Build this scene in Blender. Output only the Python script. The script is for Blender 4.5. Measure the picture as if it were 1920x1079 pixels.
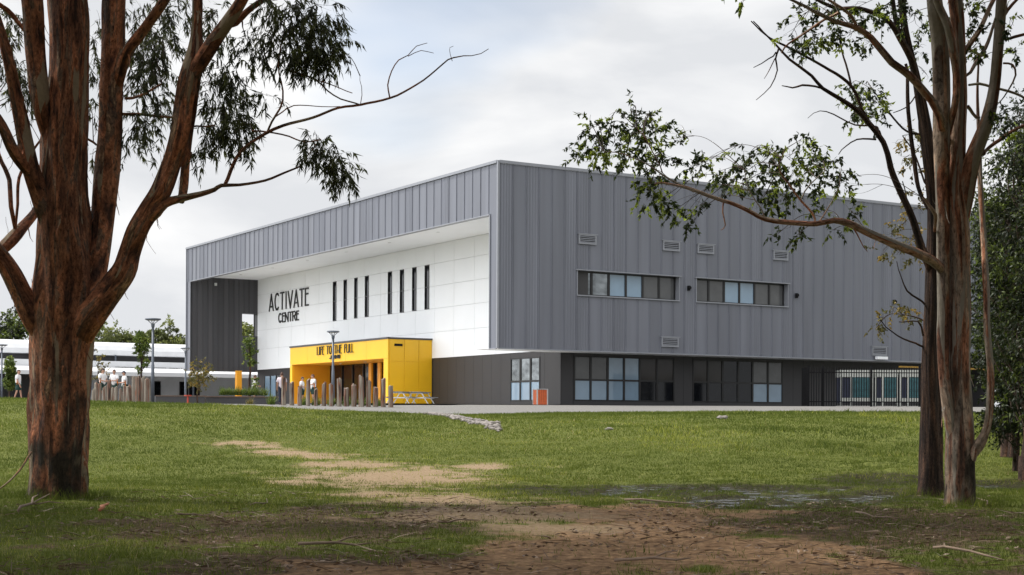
import bpy, bmesh, math, random
import numpy as np
from mathutils import Vector, Matrix
random.seed(7); RNG = np.random.default_rng(11)
SC = bpy.context.scene; COL = SC.collection
for o in list(bpy.data.objects): bpy.data.objects.remove(o)
R = math.radians
# ------------------------------------------------------------------ camera
F = 2818.0; EYE = 1.6; ROLL = 0.0045
cam = bpy.data.cameras.new('camera'); co = bpy.data.objects.new('camera', cam); COL.objects.link(co)
cam.sensor_width = 36; cam.lens = F/1920*36; cam.shift_y = (784-539.5)/1920
cam.clip_start = .1; cam.clip_end = 6000
co.location = (0, 0, EYE)
co.matrix_world = Matrix.Translation((0, 0, EYE)) @ Matrix.Rotation(R(90), 4, 'X') @ Matrix.Rotation(ROLL, 4, 'Z')
SC.camera = co
SC.render.resolution_x = 1024; SC.render.resolution_y = 575
# ------------------------------------------------------------------ world and sun
SUN_EL, SUN_AZ = R(56), math.atan2(.38, -.92)        # direction TO the sun, azimuth from +X
sd = Vector((math.cos(SUN_EL)*math.cos(SUN_AZ), math.cos(SUN_EL)*math.sin(SUN_AZ), math.sin(SUN_EL)))
W = bpy.data.worlds.new('World'); SC.world = W; W.use_nodes = True
nt = W.node_tree; nt.nodes.clear(); N = nt.nodes.new; Lk = nt.links.new
def setin(n, **k):
    for a, b in k.items():
        n.inputs[a.replace('_', ' ')].default_value = b
out = N('ShaderNodeOutputWorld'); bg = N('ShaderNodeBackground'); bg.inputs[1].default_value = .1
sky = N('ShaderNodeTexSky'); sky.sky_type = 'NISHITA'; sky.sun_disc = False
sky.sun_elevation = SUN_EL; sky.sun_rotation = math.atan2(sd.x, sd.y)
sky.air_density = 1; sky.dust_density = 1.5
tc = N('ShaderNodeTexCoord'); mp = N('ShaderNodeMapping'); mp.inputs['Scale'].default_value = (1, 1, 2.6); mp.inputs['Location'].default_value = (.3, .2, .13)
n1 = N('ShaderNodeTexNoise'); setin(n1, Scale=4.6, Detail=7.0, Roughness=.48, Distortion=.3)
n2 = N('ShaderNodeTexNoise'); setin(n2, Scale=1.7, Detail=4.0, Roughness=.5)
mp2 = N('ShaderNodeMapping'); mp2.inputs['Scale'].default_value = (1, 1, 3.0); mp2.inputs['Location'].default_value = (3.3, 1.2, 5.13)
r1 = N('ShaderNodeValToRGB'); r1.color_ramp.elements[0].position = .42; r1.color_ramp.elements[0].color = (6.5, 6.65, 6.9, 1)
r1.color_ramp.elements[1].position = .62; r1.color_ramp.elements[1].color = (8.7, 8.7, 8.7, 1)
r2 = N('ShaderNodeValToRGB'); r2.color_ramp.elements[0].position = .60; r2.color_ramp.elements[0].color = (0, 0, 0, 1)
r2.color_ramp.elements[1].position = .75; r2.color_ramp.elements[1].color = (.7, .7, .7, 1)
mx = N('ShaderNodeMix'); mx.data_type = 'RGBA'
Lk(tc.outputs['Generated'], mp.inputs[0]); Lk(mp.outputs[0], n1.inputs['Vector'])
Lk(tc.outputs['Generated'], mp2.inputs[0]); Lk(mp2.outputs[0], n2.inputs['Vector'])
Lk(n1.outputs[0], r1.inputs[0]); pass
# bright sky lobe added left of and behind camera to light the white wall
dp = N('ShaderNodeVectorMath'); dp.operation = 'DOT_PRODUCT'; dp.inputs[1].default_value = Vector((-.80, -.38, .46)).normalized()[:]
mr = N('ShaderNodeMapRange'); setin(mr, From_Min=.15, From_Max=1.0, To_Min=1.0, To_Max=3.1)
Lk(tc.outputs['Generated'], dp.inputs[0]); Lk(dp.outputs['Value'], mr.inputs['Value'])
sc = N('ShaderNodeVectorMath'); sc.operation = 'SCALE'; Lk(r1.outputs[0], sc.inputs[0]); Lk(mr.outputs[0], sc.inputs['Scale'])
sb = N('ShaderNodeVectorMath'); sb.operation = 'MULTIPLY'; sb.inputs[1].default_value = (1.25, 1.25, 1.25); Lk(sky.outputs[0], sb.inputs[0])
gp = N('ShaderNodeVectorMath'); gp.operation = 'DOT_PRODUCT'; gp.inputs[1].default_value = Vector((-.045, 1, .275)).normalized()[:]
gm = N('ShaderNodeMapRange'); setin(gm, From_Min=.988, From_Max=.9995, To_Min=0, To_Max=.20); Lk(tc.outputs['Generated'], gp.inputs[0]); Lk(gp.outputs['Value'], gm.inputs['Value'])
ga = N('ShaderNodeMath'); ga.operation = 'ADD'; Lk(gm.outputs[0], ga.inputs[0]); Lk(n2.outputs[0], ga.inputs[1]); Lk(ga.outputs[0], r2.inputs[0])
Lk(r2.outputs[0], mx.inputs[0]); Lk(sc.outputs[0], mx.inputs[6]); Lk(sb.outputs[0], mx.inputs[7])
Lk(mx.outputs[2], bg.inputs[0]); Lk(bg.outputs[0], out.inputs[0])
sl = bpy.data.lights.new('sun', 'SUN'); so = bpy.data.objects.new('sun', sl); COL.objects.link(so)
sl.energy = 3.2; sl.angle = R(7); sl.color = (1, .95, .87)
so.rotation_euler = (-sd).to_track_quat('-Z', 'Y').to_euler(); so.location = sd*60
SC.view_settings.view_transform = 'Standard'; SC.view_settings.look = 'None'
SC.view_settings.exposure = 0.25; SC.view_settings.gamma = 1
# ------------------------------------------------------------------ materials
def newmat(name):
    m = bpy.data.materials.new(name); m.use_nodes = True
    return m, m.node_tree, m.node_tree.nodes['Principled BSDF']
def mat(name, c, rough=.6, metal=0, var=.15, scale=3, bump=0, bscale=30, stretch=(1, 1, 1), coat=0, spec=.5):
    m, t, p = newmat(name)
    p.inputs['Roughness'].default_value = rough; p.inputs['Metallic'].default_value = metal
    p.inputs['Coat Weight'].default_value = coat; p.inputs['Specular IOR Level'].default_value = spec
    tc = t.nodes.new('ShaderNodeTexCoord'); mp = t.nodes.new('ShaderNodeMapping'); mp.inputs['Scale'].default_value = stretch
    t.links.new(tc.outputs['Object'], mp.inputs[0])
    n = t.nodes.new('ShaderNodeTexNoise'); n.inputs['Scale'].default_value = scale; n.inputs['Detail'].default_value = 5
    t.links.new(mp.outputs[0], n.inputs['Vector'])
    r = t.nodes.new('ShaderNodeValToRGB'); e = r.color_ramp.elements
    e[0].position = .3; e[1].position = .7
    e[0].color = tuple(x*(1-var) for x in c)+(1,); e[1].color = tuple(min(1, x*(1+var)) for x in c)+(1,)
    t.links.new(n.outputs[0], r.inputs[0]); t.links.new(r.outputs[0], p.inputs['Base Color'])
    if bump:
        n2 = t.nodes.new('ShaderNodeTexNoise'); n2.inputs['Scale'].default_value = bscale; n2.inputs['Detail'].default_value = 4
        t.links.new(mp.outputs[0], n2.inputs['Vector'])
        b = t.nodes.new('ShaderNodeBump'); b.inputs['Strength'].default_value = bump; b.inputs['Distance'].default_value = .03
        t.links.new(n2.outputs[0], b.inputs['Height']); t.links.new(b.outputs[0], p.inputs['Normal'])
    return m
M = {}
M['clad'] = mat('grey_cladding', (.150, .158, .188), .45, .2, .14, .6, stretch=(2, 2, .12))
M['clad_dark'] = mat('charcoal_cladding', (.06, .06, .066), .5, .1, .10, .6, stretch=(2, 2, .12))
M['trim'] = mat('grey_trim', (.25, .26, .29), .4, .3, .05)
M['white'] = mat('white_panel', (.85, .87, .895), .5, 0, .02, .5)
M['whitejoint'] = mat('panel_joint', (.60, .61, .62), .8)
M['soffit'] = mat('white_soffit', (.88, .90, .92), .6, 0, .02, .5)
M['dpanel'] = mat('charcoal_panel', (.036, .035, .038), .5, 0, .08, .5)
M['dpanel2'] = mat('charcoal_panel_light', (.032, .030, .032), .5, 0, .08, .5)
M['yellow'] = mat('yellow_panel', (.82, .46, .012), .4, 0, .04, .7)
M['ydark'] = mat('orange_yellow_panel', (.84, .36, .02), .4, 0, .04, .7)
M['black'] = mat('black_metal', (.008, .008, .009), .75, 0, .2, spec=.15)
M['frame'] = mat('window_frame', (.014, .014, .015), .35, .2, .1)
M['lamp'] = mat('lamp_grey', (.10, .115, .14), .45, .4, .1)
M['lens'] = mat('lamp_lens', (.6, .62, .62), .3)
M['blue'] = mat('blind_blue', (.20, .30, .40), .25, 0, .10, .8, coat=1)
M['greyp'] = mat('blind_grey', (.075, .077, .078), .2, 0, .15, 1.2, coat=.25)
M['brownp'] = mat('blind_brown', (.028, .024, .021), .2, 0, .15, 1.2, coat=.1, spec=.3)
M['clear'] = mat('dark_glass', (.008, .009, .011), .06, 0, .3, 2, coat=0, spec=.35)
M['refl'] = mat('mirror_glass', (.19, .205, .21), .06, .85, .5, 1.3, stretch=(1, 1, 2))
M['signblk'] = mat('sign_black', (.02, .02, .02), .4)
M['roofw'] = mat('white_roof', (.66, .67, .69), .45, 0, .05, 1)
M['roofs'] = mat('roof_steel', (.42, .43, .45), .45, .3, .05, 1)
M['wallg'] = mat('pale_grey_wall', (.55, .56, .58), .7, 0, .06, 1)
M['conc'] = mat('concrete', (.46, .45, .42), .85, 0, .18, 5, .4, 60)
M['cap'] = mat('timber_seat', (.11, .07, .05), .6, 0, .2, 4)
M['teal'] = mat('teal_coil', (.03, .10, .115), .5, .2, .3, 4)
M['cream'] = mat('cream_metal', (.40, .41, .38), .5, 0, .05)
M['orange'] = mat('orange_timber', (.50, .10, .025), .5, 0, .15, 6)
M['steel'] = mat('galvanised', (.5, .5, .5), .35, .6, .1)
M['red'] = mat('red_paint', (.5, .06, .03), .5)
M['skin'] = mat('skin', (.45, .25, .17), .6, 0, .06)
M['shirt'] = mat('white_shirt', (.78, .77, .78), .8, 0, .05)
M['shirtp'] = mat('pale_pink_shirt', (.60, .52, .56), .8, 0, .05)
M['obadge'] = mat('orange_side_panel', (.75, .22, .03), .8)
M['shorts'] = mat('dark_green_shorts', (.015, .05, .04), .8)
M['navy'] = mat('navy_cloth', (.02, .025, .05), .8)
M['hair'] = mat('dark_hair', (.025, .015, .012), .7)
M['hairb'] = mat('brown_hair', (.07, .03, .018), .7)
M['rock'] = mat('pale_rock', (.22, .195, .18), .85, 0, .35, 1.5, .5, 20)
M['orangebark'] = mat('orange_bark', (.42, .16, .08), .8, 0, .2)
M['stick'] = mat('dry_stick', (.20, .14, .10), .8, 0, .3, 5)
def post_mat():
    m, t, p = newmat('weathered_timber'); p.inputs['Roughness'].default_value = .85
    tc = t.nodes.new('ShaderNodeTexCoord'); mp = t.nodes.new('ShaderNodeMapping'); mp.inputs['Scale'].default_value = (9, 9, .8)
    oi = t.nodes.new('ShaderNodeObjectInfo'); ad = t.nodes.new('ShaderNodeVectorMath'); ad.operation = 'MULTIPLY_ADD'
    ad.inputs[1].default_value = (1, 1, 1)
    cb = t.nodes.new('ShaderNodeCombineXYZ'); ml = t.nodes.new('ShaderNodeMath'); ml.operation = 'MULTIPLY'; ml.inputs[1].default_value = 37
    t.links.new(oi.outputs['Random'], ml.inputs[0]); t.links.new(ml.outputs[0], cb.inputs[0]); t.links.new(ml.outputs[0], cb.inputs[2])
    t.links.new(tc.outputs['Object'], ad.inputs[0]); t.links.new(cb.outputs[0], ad.inputs[2]); t.links.new(ad.outputs[0], mp.inputs[0])
    n = t.nodes.new('ShaderNodeTexNoise'); n.inputs['Scale'].default_value = 1; n.inputs['Detail'].default_value = 6
    t.links.new(mp.outputs[0], n.inputs['Vector'])
    r = t.nodes.new('ShaderNodeValToRGB'); e = r.color_ramp.elements
    e[0].position = .36; e[0].color = (.035, .028, .022, 1); e[1].position = .68; e[1].color = (.30, .265, .215, 1)
    k = e.new(.43); k.color = (.20, .085, .05, 1); k = e.new(.50); k.color = (.17, .14, .11, 1)
    t.links.new(n.outputs[0], r.inputs[0]); t.links.new(r.outputs[0], p.inputs['Base Color'])
    b = t.nodes.new('ShaderNodeBump'); b.inputs['Strength'].default_value = .6; b.inputs['Distance'].default_value = .02
    t.links.new(n.outputs[0], b.inputs['Height']); t.links.new(b.outputs[0], p.inputs['Normal'])
    return m
M['post'] = post_mat()
def bark_mat(name, stops, dark_stops=None, su=7, sv=.7, bump=.9, seed=0, pale=None):
    m, t, p = newmat(name); p.inputs['Roughness'].default_value = .85; p.inputs['Specular IOR Level'].default_value = .25
    uv = t.nodes.new('ShaderNodeUVMap'); uv.uv_map = 'UVMap'
    mp = t.nodes.new('ShaderNodeMapping'); mp.inputs['Scale'].default_value = (su, sv, 1); mp.inputs['Location'].default_value = (seed, seed, seed)
    t.links.new(uv.outputs[0], mp.inputs[0])
    def noise(scale, det, dist=0, rough=.6):
        n = t.nodes.new('ShaderNodeTexNoise'); n.inputs['Scale'].default_value = scale; n.inputs['Detail'].default_value = det
        n.inputs['Distortion'].default_value = dist; n.inputs['Roughness'].default_value = rough
        t.links.new(mp.outputs[0], n.inputs['Vector']); return n
    def ramp(src, st):
        r = t.nodes.new('ShaderNodeValToRGB'); e = r.color_ramp.elements
        e[0].position = st[0][0]; e[0].color = st[0][1]+(1,); e[1].position = st[-1][0]; e[1].color = st[-1][1]+(1,)
        for q, c in st[1:-1]: k = e.new(q); k.color = c+(1,)
        t.links.new(src, r.inputs[0]); return r
    a = noise(1, 7, .5); fine = t.nodes.new('ShaderNodeTexNoise'); setin(fine, Scale=4.5, Detail=7.0, Distortion=.6, Roughness=.72)
    mf = t.nodes.new('ShaderNodeMapping'); mf.inputs['Scale'].default_value = (su, sv*2.4, 1); t.links.new(uv.outputs[0], mf.inputs[0]); t.links.new(mf.outputs[0], fine.inputs['Vector'])
    c1 = ramp(a.outputs[0], stops)
    g = ramp(fine.outputs[0], [(.36, (.18, .16, .15)), (.47, (.85, .85, .85)), (.62, (1.5, 1.45, 1.4))])
    mu = t.nodes.new('ShaderNodeMix'); mu.data_type = 'RGBA'; mu.blend_type = 'MULTIPLY'; mu.inputs[0].default_value = .85
    t.links.new(c1.outputs[0], mu.inputs[6]); t.links.new(g.outputs[0], mu.inputs[7])
    big0 = t.nodes.new('ShaderNodeTexNoise'); big0.inputs['Scale'].default_value = .55; big0.inputs['Detail'].default_value = 4; big0.inputs['Distortion'].default_value = .6
    t.links.new(mp.outputs[0], big0.inputs['Vector'])
    tone = ramp(big0.outputs[0], [(.32, (.45, .45, .47)), (.5, (1.0, .97, .95)), (.66, (1.75, 1.55, 1.4))])
    m9 = t.nodes.new('ShaderNodeMix'); m9.data_type = 'RGBA'; m9.blend_type = 'MULTIPLY'; m9.inputs[0].default_value = 1
    t.links.new(mu.outputs[2], m9.inputs[6]); t.links.new(tone.outputs[0], m9.inputs[7]); res = m9.outputs[2]
    if pale:
        pn = t.nodes.new('ShaderNodeTexNoise'); pn.inputs['Scale'].default_value = .62; pn.inputs['Detail'].default_value = 5; pn.inputs['Distortion'].default_value = .9
        mpp = t.nodes.new('ShaderNodeMapping'); mpp.inputs['Scale'].default_value = (su, sv*.8, 1); mpp.inputs['Location'].default_value = (seed+7.7, 3.1, 5); t.links.new(uv.outputs[0], mpp.inputs[0]); t.links.new(mpp.outputs[0], pn.inputs['Vector'])
        pr = ramp(pn.outputs[0], [(pale[0], (0, 0, 0)), (pale[0]+.025, (1, 1, 1))])
        pc = ramp(fine.outputs[0], [(.3, tuple(x*.75 for x in pale[1])), (.7, tuple(x*1.1 for x in pale[1]))])
        m8 = t.nodes.new('ShaderNodeMix'); m8.data_type = 'RGBA'; t.links.new(pr.outputs[0], m8.inputs[0]); t.links.new(res, m8.inputs[6]); t.links.new(pc.outputs[0], m8.inputs[7]); res = m8.outputs[2]
    if dark_stops:      # charred, mossy patches low on the trunk
        at = t.nodes.new('ShaderNodeAttribute'); at.attribute_name = 'char'
        big = t.nodes.new('ShaderNodeTexNoise'); big.inputs['Scale'].default_value = 1.0; big.inputs['Detail'].default_value = 5
        mpb = t.nodes.new('ShaderNodeMapping'); mpb.inputs['Scale'].default_value = (1.6, 1.1, 1); t.links.new(uv.outputs[0], mpb.inputs[0]); t.links.new(mpb.outputs[0], big.inputs['Vector'])
        ad = t.nodes.new('ShaderNodeMath'); ad.operation = 'ADD'; t.links.new(at.outputs['Fac'], ad.inputs[0]); t.links.new(big.outputs[0], ad.inputs[1])
        rr = t.nodes.new('ShaderNodeMapRange'); rr.inputs['From Min'].default_value = .62; rr.inputs['From Max'].default_value = .85
        t.links.new(ad.outputs[0], rr.inputs['Value'])
        m2 = t.nodes.new('ShaderNodeMix'); m2.data_type = 'RGBA'; t.links.new(rr.outputs[0], m2.inputs[0])
        t.links.new(res, m2.inputs[6])
        dr = ramp(fine.outputs[0], [(.3, (.008, .007, .006)), (.7, (.06, .045, .03))]); t.links.new(dr.outputs[0], m2.inputs[7])
        res = m2.outputs[2]
    t.links.new(res, p.inputs['Base Color'])
    hh = t.nodes.new('ShaderNodeMath'); hh.operation = 'ADD'; t.links.new(a.outputs[0], hh.inputs[0]); t.links.new(fine.outputs[0], hh.inputs[1])
    b = t.nodes.new('ShaderNodeBump'); b.inputs['Strength'].default_value = bump; b.inputs['Distance'].default_value = .06
    t.links.new(hh.outputs[0], b.inputs['Height']); t.links.new(b.outputs[0], p.inputs['Normal'])
    return m
M['bark_red'] = bark_mat('red_brown_bark', [(.28, (.012, .009, .008)), (.38, (.07, .034, .024)), (.46, (.21, .088, .048)), (.53, (.36, .16, .088)), (.575, (.13, .09, .07)), (.63, (.21, .13, .085)), (.665, (.46, .31, .19)), (.70, (.30, .20, .13)), (.72, (.12, .10, .085))], True, su=4.2, sv=1.0, bump=1.0, pale=(.60, (.36, .28, .19)))
M['bark_pale'] = bark_mat('peeling_pale_bark', [(.28, (.02, .013, .01)), (.38, (.10, .05, .034)), (.46, (.27, .125, .075)), (.51, (.28, .20, .15)), (.60, (.36, .29, .23)), (.68, (.18, .14, .11)), (.74, (.32, .29, .25))], True, su=3.6, sv=.7, bump=.6, seed=4, pale=(.53, (.30, .265, .22)))
M['bark_dark'] = bark_mat('dark_rough_bark', [(.30, (.012, .009, .008)), (.5, (.055, .035, .027)), (.62, (.11, .065, .045)), (.72, (.08, .07, .055))], None, su=9, sv=1.6, bump=1.0, seed=9)
M['twig'] = mat('twig_bark', (.085, .055, .04), .8, 0, .35, 4)
def leaf_mat(name, c, c2, trans=.35, rough=.45, spec=.3):
    m, t, p = newmat(name)
    at = t.nodes.new('ShaderNodeAttribute'); at.attribute_name = 'tone'
    r = t.nodes.new('ShaderNodeValToRGB'); e = r.color_ramp.elements
    e[0].color = tuple(x*.55 for x in c)+(1,); e[1].color = c2+(1,); k = e.new(.6); k.color = c+(1,)
    t.links.new(at.outputs['Fac'], r.inputs[0]); t.links.new(r.outputs[0], p.inputs['Base Color'])
    p.inputs['Roughness'].default_value = rough; p.inputs['Specular IOR Level'].default_value = spec
    tr = t.nodes.new('ShaderNodeBsdfTranslucent'); t.links.new(r.outputs[0], tr.inputs[0])
    ms = t.nodes.new('ShaderNodeMixShader'); ms.inputs[0].default_value = trans
    t.links.new(p.outputs[0], ms.inputs[1]); t.links.new(tr.outputs[0], ms.inputs[2])
    t.links.new(ms.outputs[0], t.nodes['Material Output'].inputs[0])
    return m
M['leaf_euc'] = leaf_mat('gum_leaves', (.06, .072, .03), (.16, .18, .05), .45)
M['leaf_round'] = leaf_mat('round_leaves', (.055, .08, .028), (.42, .52, .06), .45)
M['leaf_gold'] = leaf_mat('gold_green_leaves', (.15, .14, .04), (.42, .28, .06), .4)
M['leaf_dark'] = leaf_mat('dense_dark_leaves', (.02, .032, .010), (.15, .20, .03), .3)
M['leaf_far'] = leaf_mat('far_leaves', (.13, .155, .05), (.30, .33, .09), .4)
M['leaf_young'] = leaf_mat('young_leaves', (.10, .15, .03), (.30, .36, .07), .4)
M['grass'] = leaf_mat('grass_blades', (.155, .188, .033), (.34, .36, .06), .35, .7, .08)
M['litter'] = leaf_mat('litter', (.17, .11, .07), (.42, .32, .24), .1)
_r = [n for n in M['grass'].node_tree.nodes if n.type == 'VALTORGB'][0].color_ramp.elements
_r[1].position = .90; _r[0].color = (.04, .065, .012, 1); _r[2].position = .90 if False else _r[2].position
_k = _r.new(.97); _k.color = (.44, .37, .19, 1)
# ------------------------------------------------------------------ noise
def _h(ix, iy, s):
    n = (ix.astype(np.int64)*374761393 + iy.astype(np.int64)*668265263 + s*1442695041) & 0xffffffff
    n = ((n ^ (n >> 13))*1274126177) & 0xffffffff
    return ((n ^ (n >> 16)) & 0xffff)/65535.0
def vnoise(x, y, s=0):
    x = np.asarray(x, float); y = np.asarray(y, float)
    ix = np.floor(x); iy = np.floor(y); fx = x-ix; fy = y-iy
    fx = fx*fx*(3-2*fx); fy = fy*fy*(3-2*fy); ix = ix.astype(np.int64); iy = iy.astype(np.int64)
    a = _h(ix, iy, s); b = _h(ix+1, iy, s); c = _h(ix, iy+1, s); d = _h(ix+1, iy+1, s)
    return (a*(1-fx)+b*fx)*(1-fy)+(c*(1-fx)+d*fx)*fy
def fbm(x, y, s=0, o=4):
    v = 0; a = .5; t = 0
    for i in range(o):
        v = v+a*vnoise(x*2**i, y*2**i, s+i*17); t += a; a *= .55
    return v/t
def sst(a, b, x):
    t = np.clip((x-a)/(b-a), 0, 1); return t*t*(3-2*t)
# ------------------------------------------------------------------ terrain
EX = [-3000, -200, 35, 170, 300, 470, 560, 700, 800, 900, 1050, 1500, 1800, 5000]
EZ = [.85, .85, .80, .70, .62, .50, .36, .25, .19, .15, .21, .30, .27, .27]
PUD = [(1350, 916, 260, 8), (1480, 938, 230, 12), (1650, 900, 110, 12), (1150, 924, 170, 7), (1900, 908, 90, 9), (1700, 925, 110, 10), (1400, 948, 120, 7), (1000, 915, 90, 4)]
def patches(px, py, L):
    v = np.zeros_like(px)
    for (cx, cy, rx, ry) in L:
        d = ((px-cx)/rx)**2+((py-cy)/ry)**2
        v = np.maximum(v, np.exp(-d*.7))
    return v
def flatpix(x, Y):
    Yc = np.maximum(Y, 6.0); px = 960+F*x/Yc; return px, Yc
def terrain(x, Y, fine=True):
    x = np.asarray(x, float); Y = np.asarray(Y, float)
    px, Yc = flatpix(x, Y)
    ze = np.interp(px, EX, EZ)+EYE; zp = np.maximum(EYE+.73, ze+.02)
    s = np.clip((Y-37)/33, 0, 1); rise = ze*(.55*s+.45*s*s*(3-2*s))*1.0
    t = np.clip((Y-70)/18, 0, 1)
    z = np.where(Y < 70, rise, ze+(zp-ze)*t)
    if fine:
        k = 1-sst(66, 70, Y)
        z = z+(.06+.10*(fbm(x*.35, Y*.35, 3)-.5)+.05*(fbm(x*1.7, Y*1.7, 5, 3)-.5))*k
        z = z + .22*(fbm(x*.16, Y*.13, 8, 3)-.5)*sst(38, 48, Y)*k
        py = 784+EYE/Yc*F
        pud = patches(px, py, PUD)*(Y > 20)*(Y < 50)
        z = z-.075*pud+.20*pud*(fbm(x*2.2, Y*1.5, 44, 4)-.5)*2
    return z
def tz(x, Y): return float(terrain(np.array([x]), np.array([Y]), True)[0])
def topix(x, Y, z):
    Yc = np.maximum(Y, 6.0); px = 960+F*x/Yc
    return px, 784+ROLL*(px-960)+(EYE-z)/Yc*F
DIRT = [(840, 938, 170, 14), (900, 968, 240, 16), (1020, 992, 150, 12), (560, 905, 90, 8), (490, 839, 60, 4), (570, 853, 90, 5), (740, 898, 200, 24), (660, 872, 110, 8), (900, 876, 60, 6), (450, 832, 70, 5), (530, 848, 60, 5), (600, 858, 60, 4), (700, 928, 130, 7)]
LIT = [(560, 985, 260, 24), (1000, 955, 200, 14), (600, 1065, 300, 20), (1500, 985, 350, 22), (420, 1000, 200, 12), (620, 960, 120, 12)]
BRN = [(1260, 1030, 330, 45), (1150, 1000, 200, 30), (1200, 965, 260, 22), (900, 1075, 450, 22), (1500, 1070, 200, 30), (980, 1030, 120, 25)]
def masks(x, Y, z):
    px, py = topix(x, Y, z)
    n = fbm(x*.55, Y*.55, 21, 5); nf = fbm(x*3, Y*2.2, 33, 4); n2 = fbm(x*1.3, Y*.8, 61, 4)
    # nearer than the frame the litter and bare earth simply go on
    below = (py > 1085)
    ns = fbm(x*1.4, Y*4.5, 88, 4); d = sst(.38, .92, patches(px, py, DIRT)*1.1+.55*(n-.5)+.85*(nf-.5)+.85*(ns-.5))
    shade = sst(925, 1010, py)*.33+.22*((px > 1500) & (py > 940))  # spreads the dark litter further, putting foreground shade into the ground colour
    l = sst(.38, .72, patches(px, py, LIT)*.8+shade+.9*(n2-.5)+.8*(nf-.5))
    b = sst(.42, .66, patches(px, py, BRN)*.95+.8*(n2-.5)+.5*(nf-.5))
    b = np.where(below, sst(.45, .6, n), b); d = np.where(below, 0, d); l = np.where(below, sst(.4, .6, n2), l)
    w = sst(.2, .6, patches(px, py, PUD)+.5*(nf-.5))*(Y > 20)*(Y < 50)
    return d, l, b, w
def fast(name, V, Fc, m, parent=None, attrs=None, uv=None, smooth=False):
    """V Nx3 array, Fc MxK int array (K=3 or 4)"""
    me = bpy.data.meshes.new(name); V = np.ascontiguousarray(V, np.float32); Fc = np.ascontiguousarray(Fc, np.int32)
    k = Fc.shape[1]
    me.vertices.add(len(V)); me.vertices.foreach_set('co', V.ravel())
    me.loops.add(Fc.size); me.loops.foreach_set('vertex_index', Fc.ravel())
    me.polygons.add(len(Fc)); me.polygons.foreach_set('loop_start', np.arange(0, Fc.size, k, dtype=np.int32))
    me.polygons.foreach_set('loop_total', np.full(len(Fc), k, np.int32))
    if smooth: me.polygons.foreach_set('use_smooth', np.ones(len(Fc), bool))
    if attrs:
        for a, v in attrs.items():
            at = me.attributes.new(a, 'FLOAT', 'POINT'); at.data.foreach_set('value', np.ascontiguousarray(v, np.float32))
    if uv is not None:
        l = me.uv_layers.new(name='UVMap'); l.data.foreach_set('uv', np.ascontiguousarray(uv[Fc.ravel()], np.float32).ravel())
    me.update(calc_edges=True); me.validate()
    me.materials.append(m)
    o = bpy.data.objects.new(name, me); COL.objects.link(o)
    if parent: o.parent = parent
    return o
def tag(o, label=None, cat=None, group=None, kind=None):
    if label: o['label'] = label
    if cat: o['category'] = cat
    if group: o['group'] = group
    if kind: o['kind'] = kind
    return o
def empty(name, loc, rz=0, **k):
    o = bpy.data.objects.new(name, None); COL.objects.link(o); o.location = loc; o.rotation_euler = (0, 0, rz)
    o.empty_display_size = .2
    return tag(o, **k)
def copy_tree(o, parent=None):
    c = o.copy(); COL.objects.link(c)
    if parent: c.parent = parent
    for ch in o.children: copy_tree(ch, c)
    return c
class MB:
    def __init__(s): s.v = []; s.f = []
    def quad(s, a, b, c, d):
        i = len(s.v); s.v += [tuple(a), tuple(b), tuple(c), tuple(d)]; s.f.append((i, i+1, i+2, i+3)); return s
    def hexa(s, P):
        i = len(s.v); s.v += [tuple(p) for p in P]
        for f in ((0, 3, 2, 1), (4, 5, 6, 7), (0, 1, 5, 4), (1, 2, 6, 5), (2, 3, 7, 6), (3, 0, 4, 7)): s.f.append(tuple(i+j for j in f))
        return s
    def box(s, x0, x1, y0, y1, z0, z1):
        return s.hexa([(x0, y0, z0), (x1, y0, z0), (x1, y1, z0), (x0, y1, z0), (x0, y0, z1), (x1, y0, z1), (x1, y1, z1), (x0, y1, z1)])
    def bar(s, a, b, w, d=None):
        a = Vector(a); b = Vector(b); d = d or w; t = (b-a).normalized()
        u = t.cross(Vector((0, 0, 1)));
        if u.length < .01: u = Vector((1, 0, 0))
        u.normalize(); n = u.cross(t).normalized()
        P = []
        for q in (a, b):
            for su, sn in ((-1, -1), (1, -1), (1, 1), (-1, 1)): P.append(q+u*su*w/2+n*sn*d/2)
        return s.hexa(P)
    def tube(s, pts, rs, n=8, cap=True):
        pts = [Vector(p) for p in pts]; i0 = len(s.v); m = len(pts)
        for k, p in enumerate(pts):
            t = (pts[min(k+1, m-1)]-pts[max(k-1, 0)]).normalized(); r = rs[k] if hasattr(rs, '__len__') else rs
            u = t.cross(Vector((0, 1, 0)));
            if u.length < .05: u = t.cross(Vector((1, 0, 0)))
            u.normalize(); w = t.cross(u)
            for j in range(n):
                a = 2*math.pi*j/n; s.v.append(tuple(p+(u*math.cos(a)+w*math.sin(a))*r))
        for k in range(m-1):
            for j in range(n):
                s.f.append((i0+k*n+j, i0+k*n+(j+1) % n, i0+(k+1)*n+(j+1) % n, i0+(k+1)*n+j))
        if cap: s.f.append(tuple(i0+j for j in range(n))[::-1]); s.f.append(tuple(i0+(m-1)*n+j for j in range(n)))
        return s
    def build(s, name, m, parent=None, smooth=False, bevel=0):
        me = bpy.data.meshes.new(name); me.from_pydata(s.v, [], s.f); me.materials.append(m)
        bm = bmesh.new(); bm.from_mesh(me); bmesh.ops.recalc_face_normals(bm, faces=bm.faces); bm.to_mesh(me); bm.free()
        if smooth: me.polygons.foreach_set('use_smooth', [True]*len(me.polygons))
        o = bpy.data.objects.new(name, me); COL.objects.link(o)
        if parent: o.parent = parent
        if bevel:
            b = o.modifiers.new('bevel', 'BEVEL'); b.width = bevel; b.segments = 2; b.limit_method = 'ANGLE'
        return o
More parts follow.
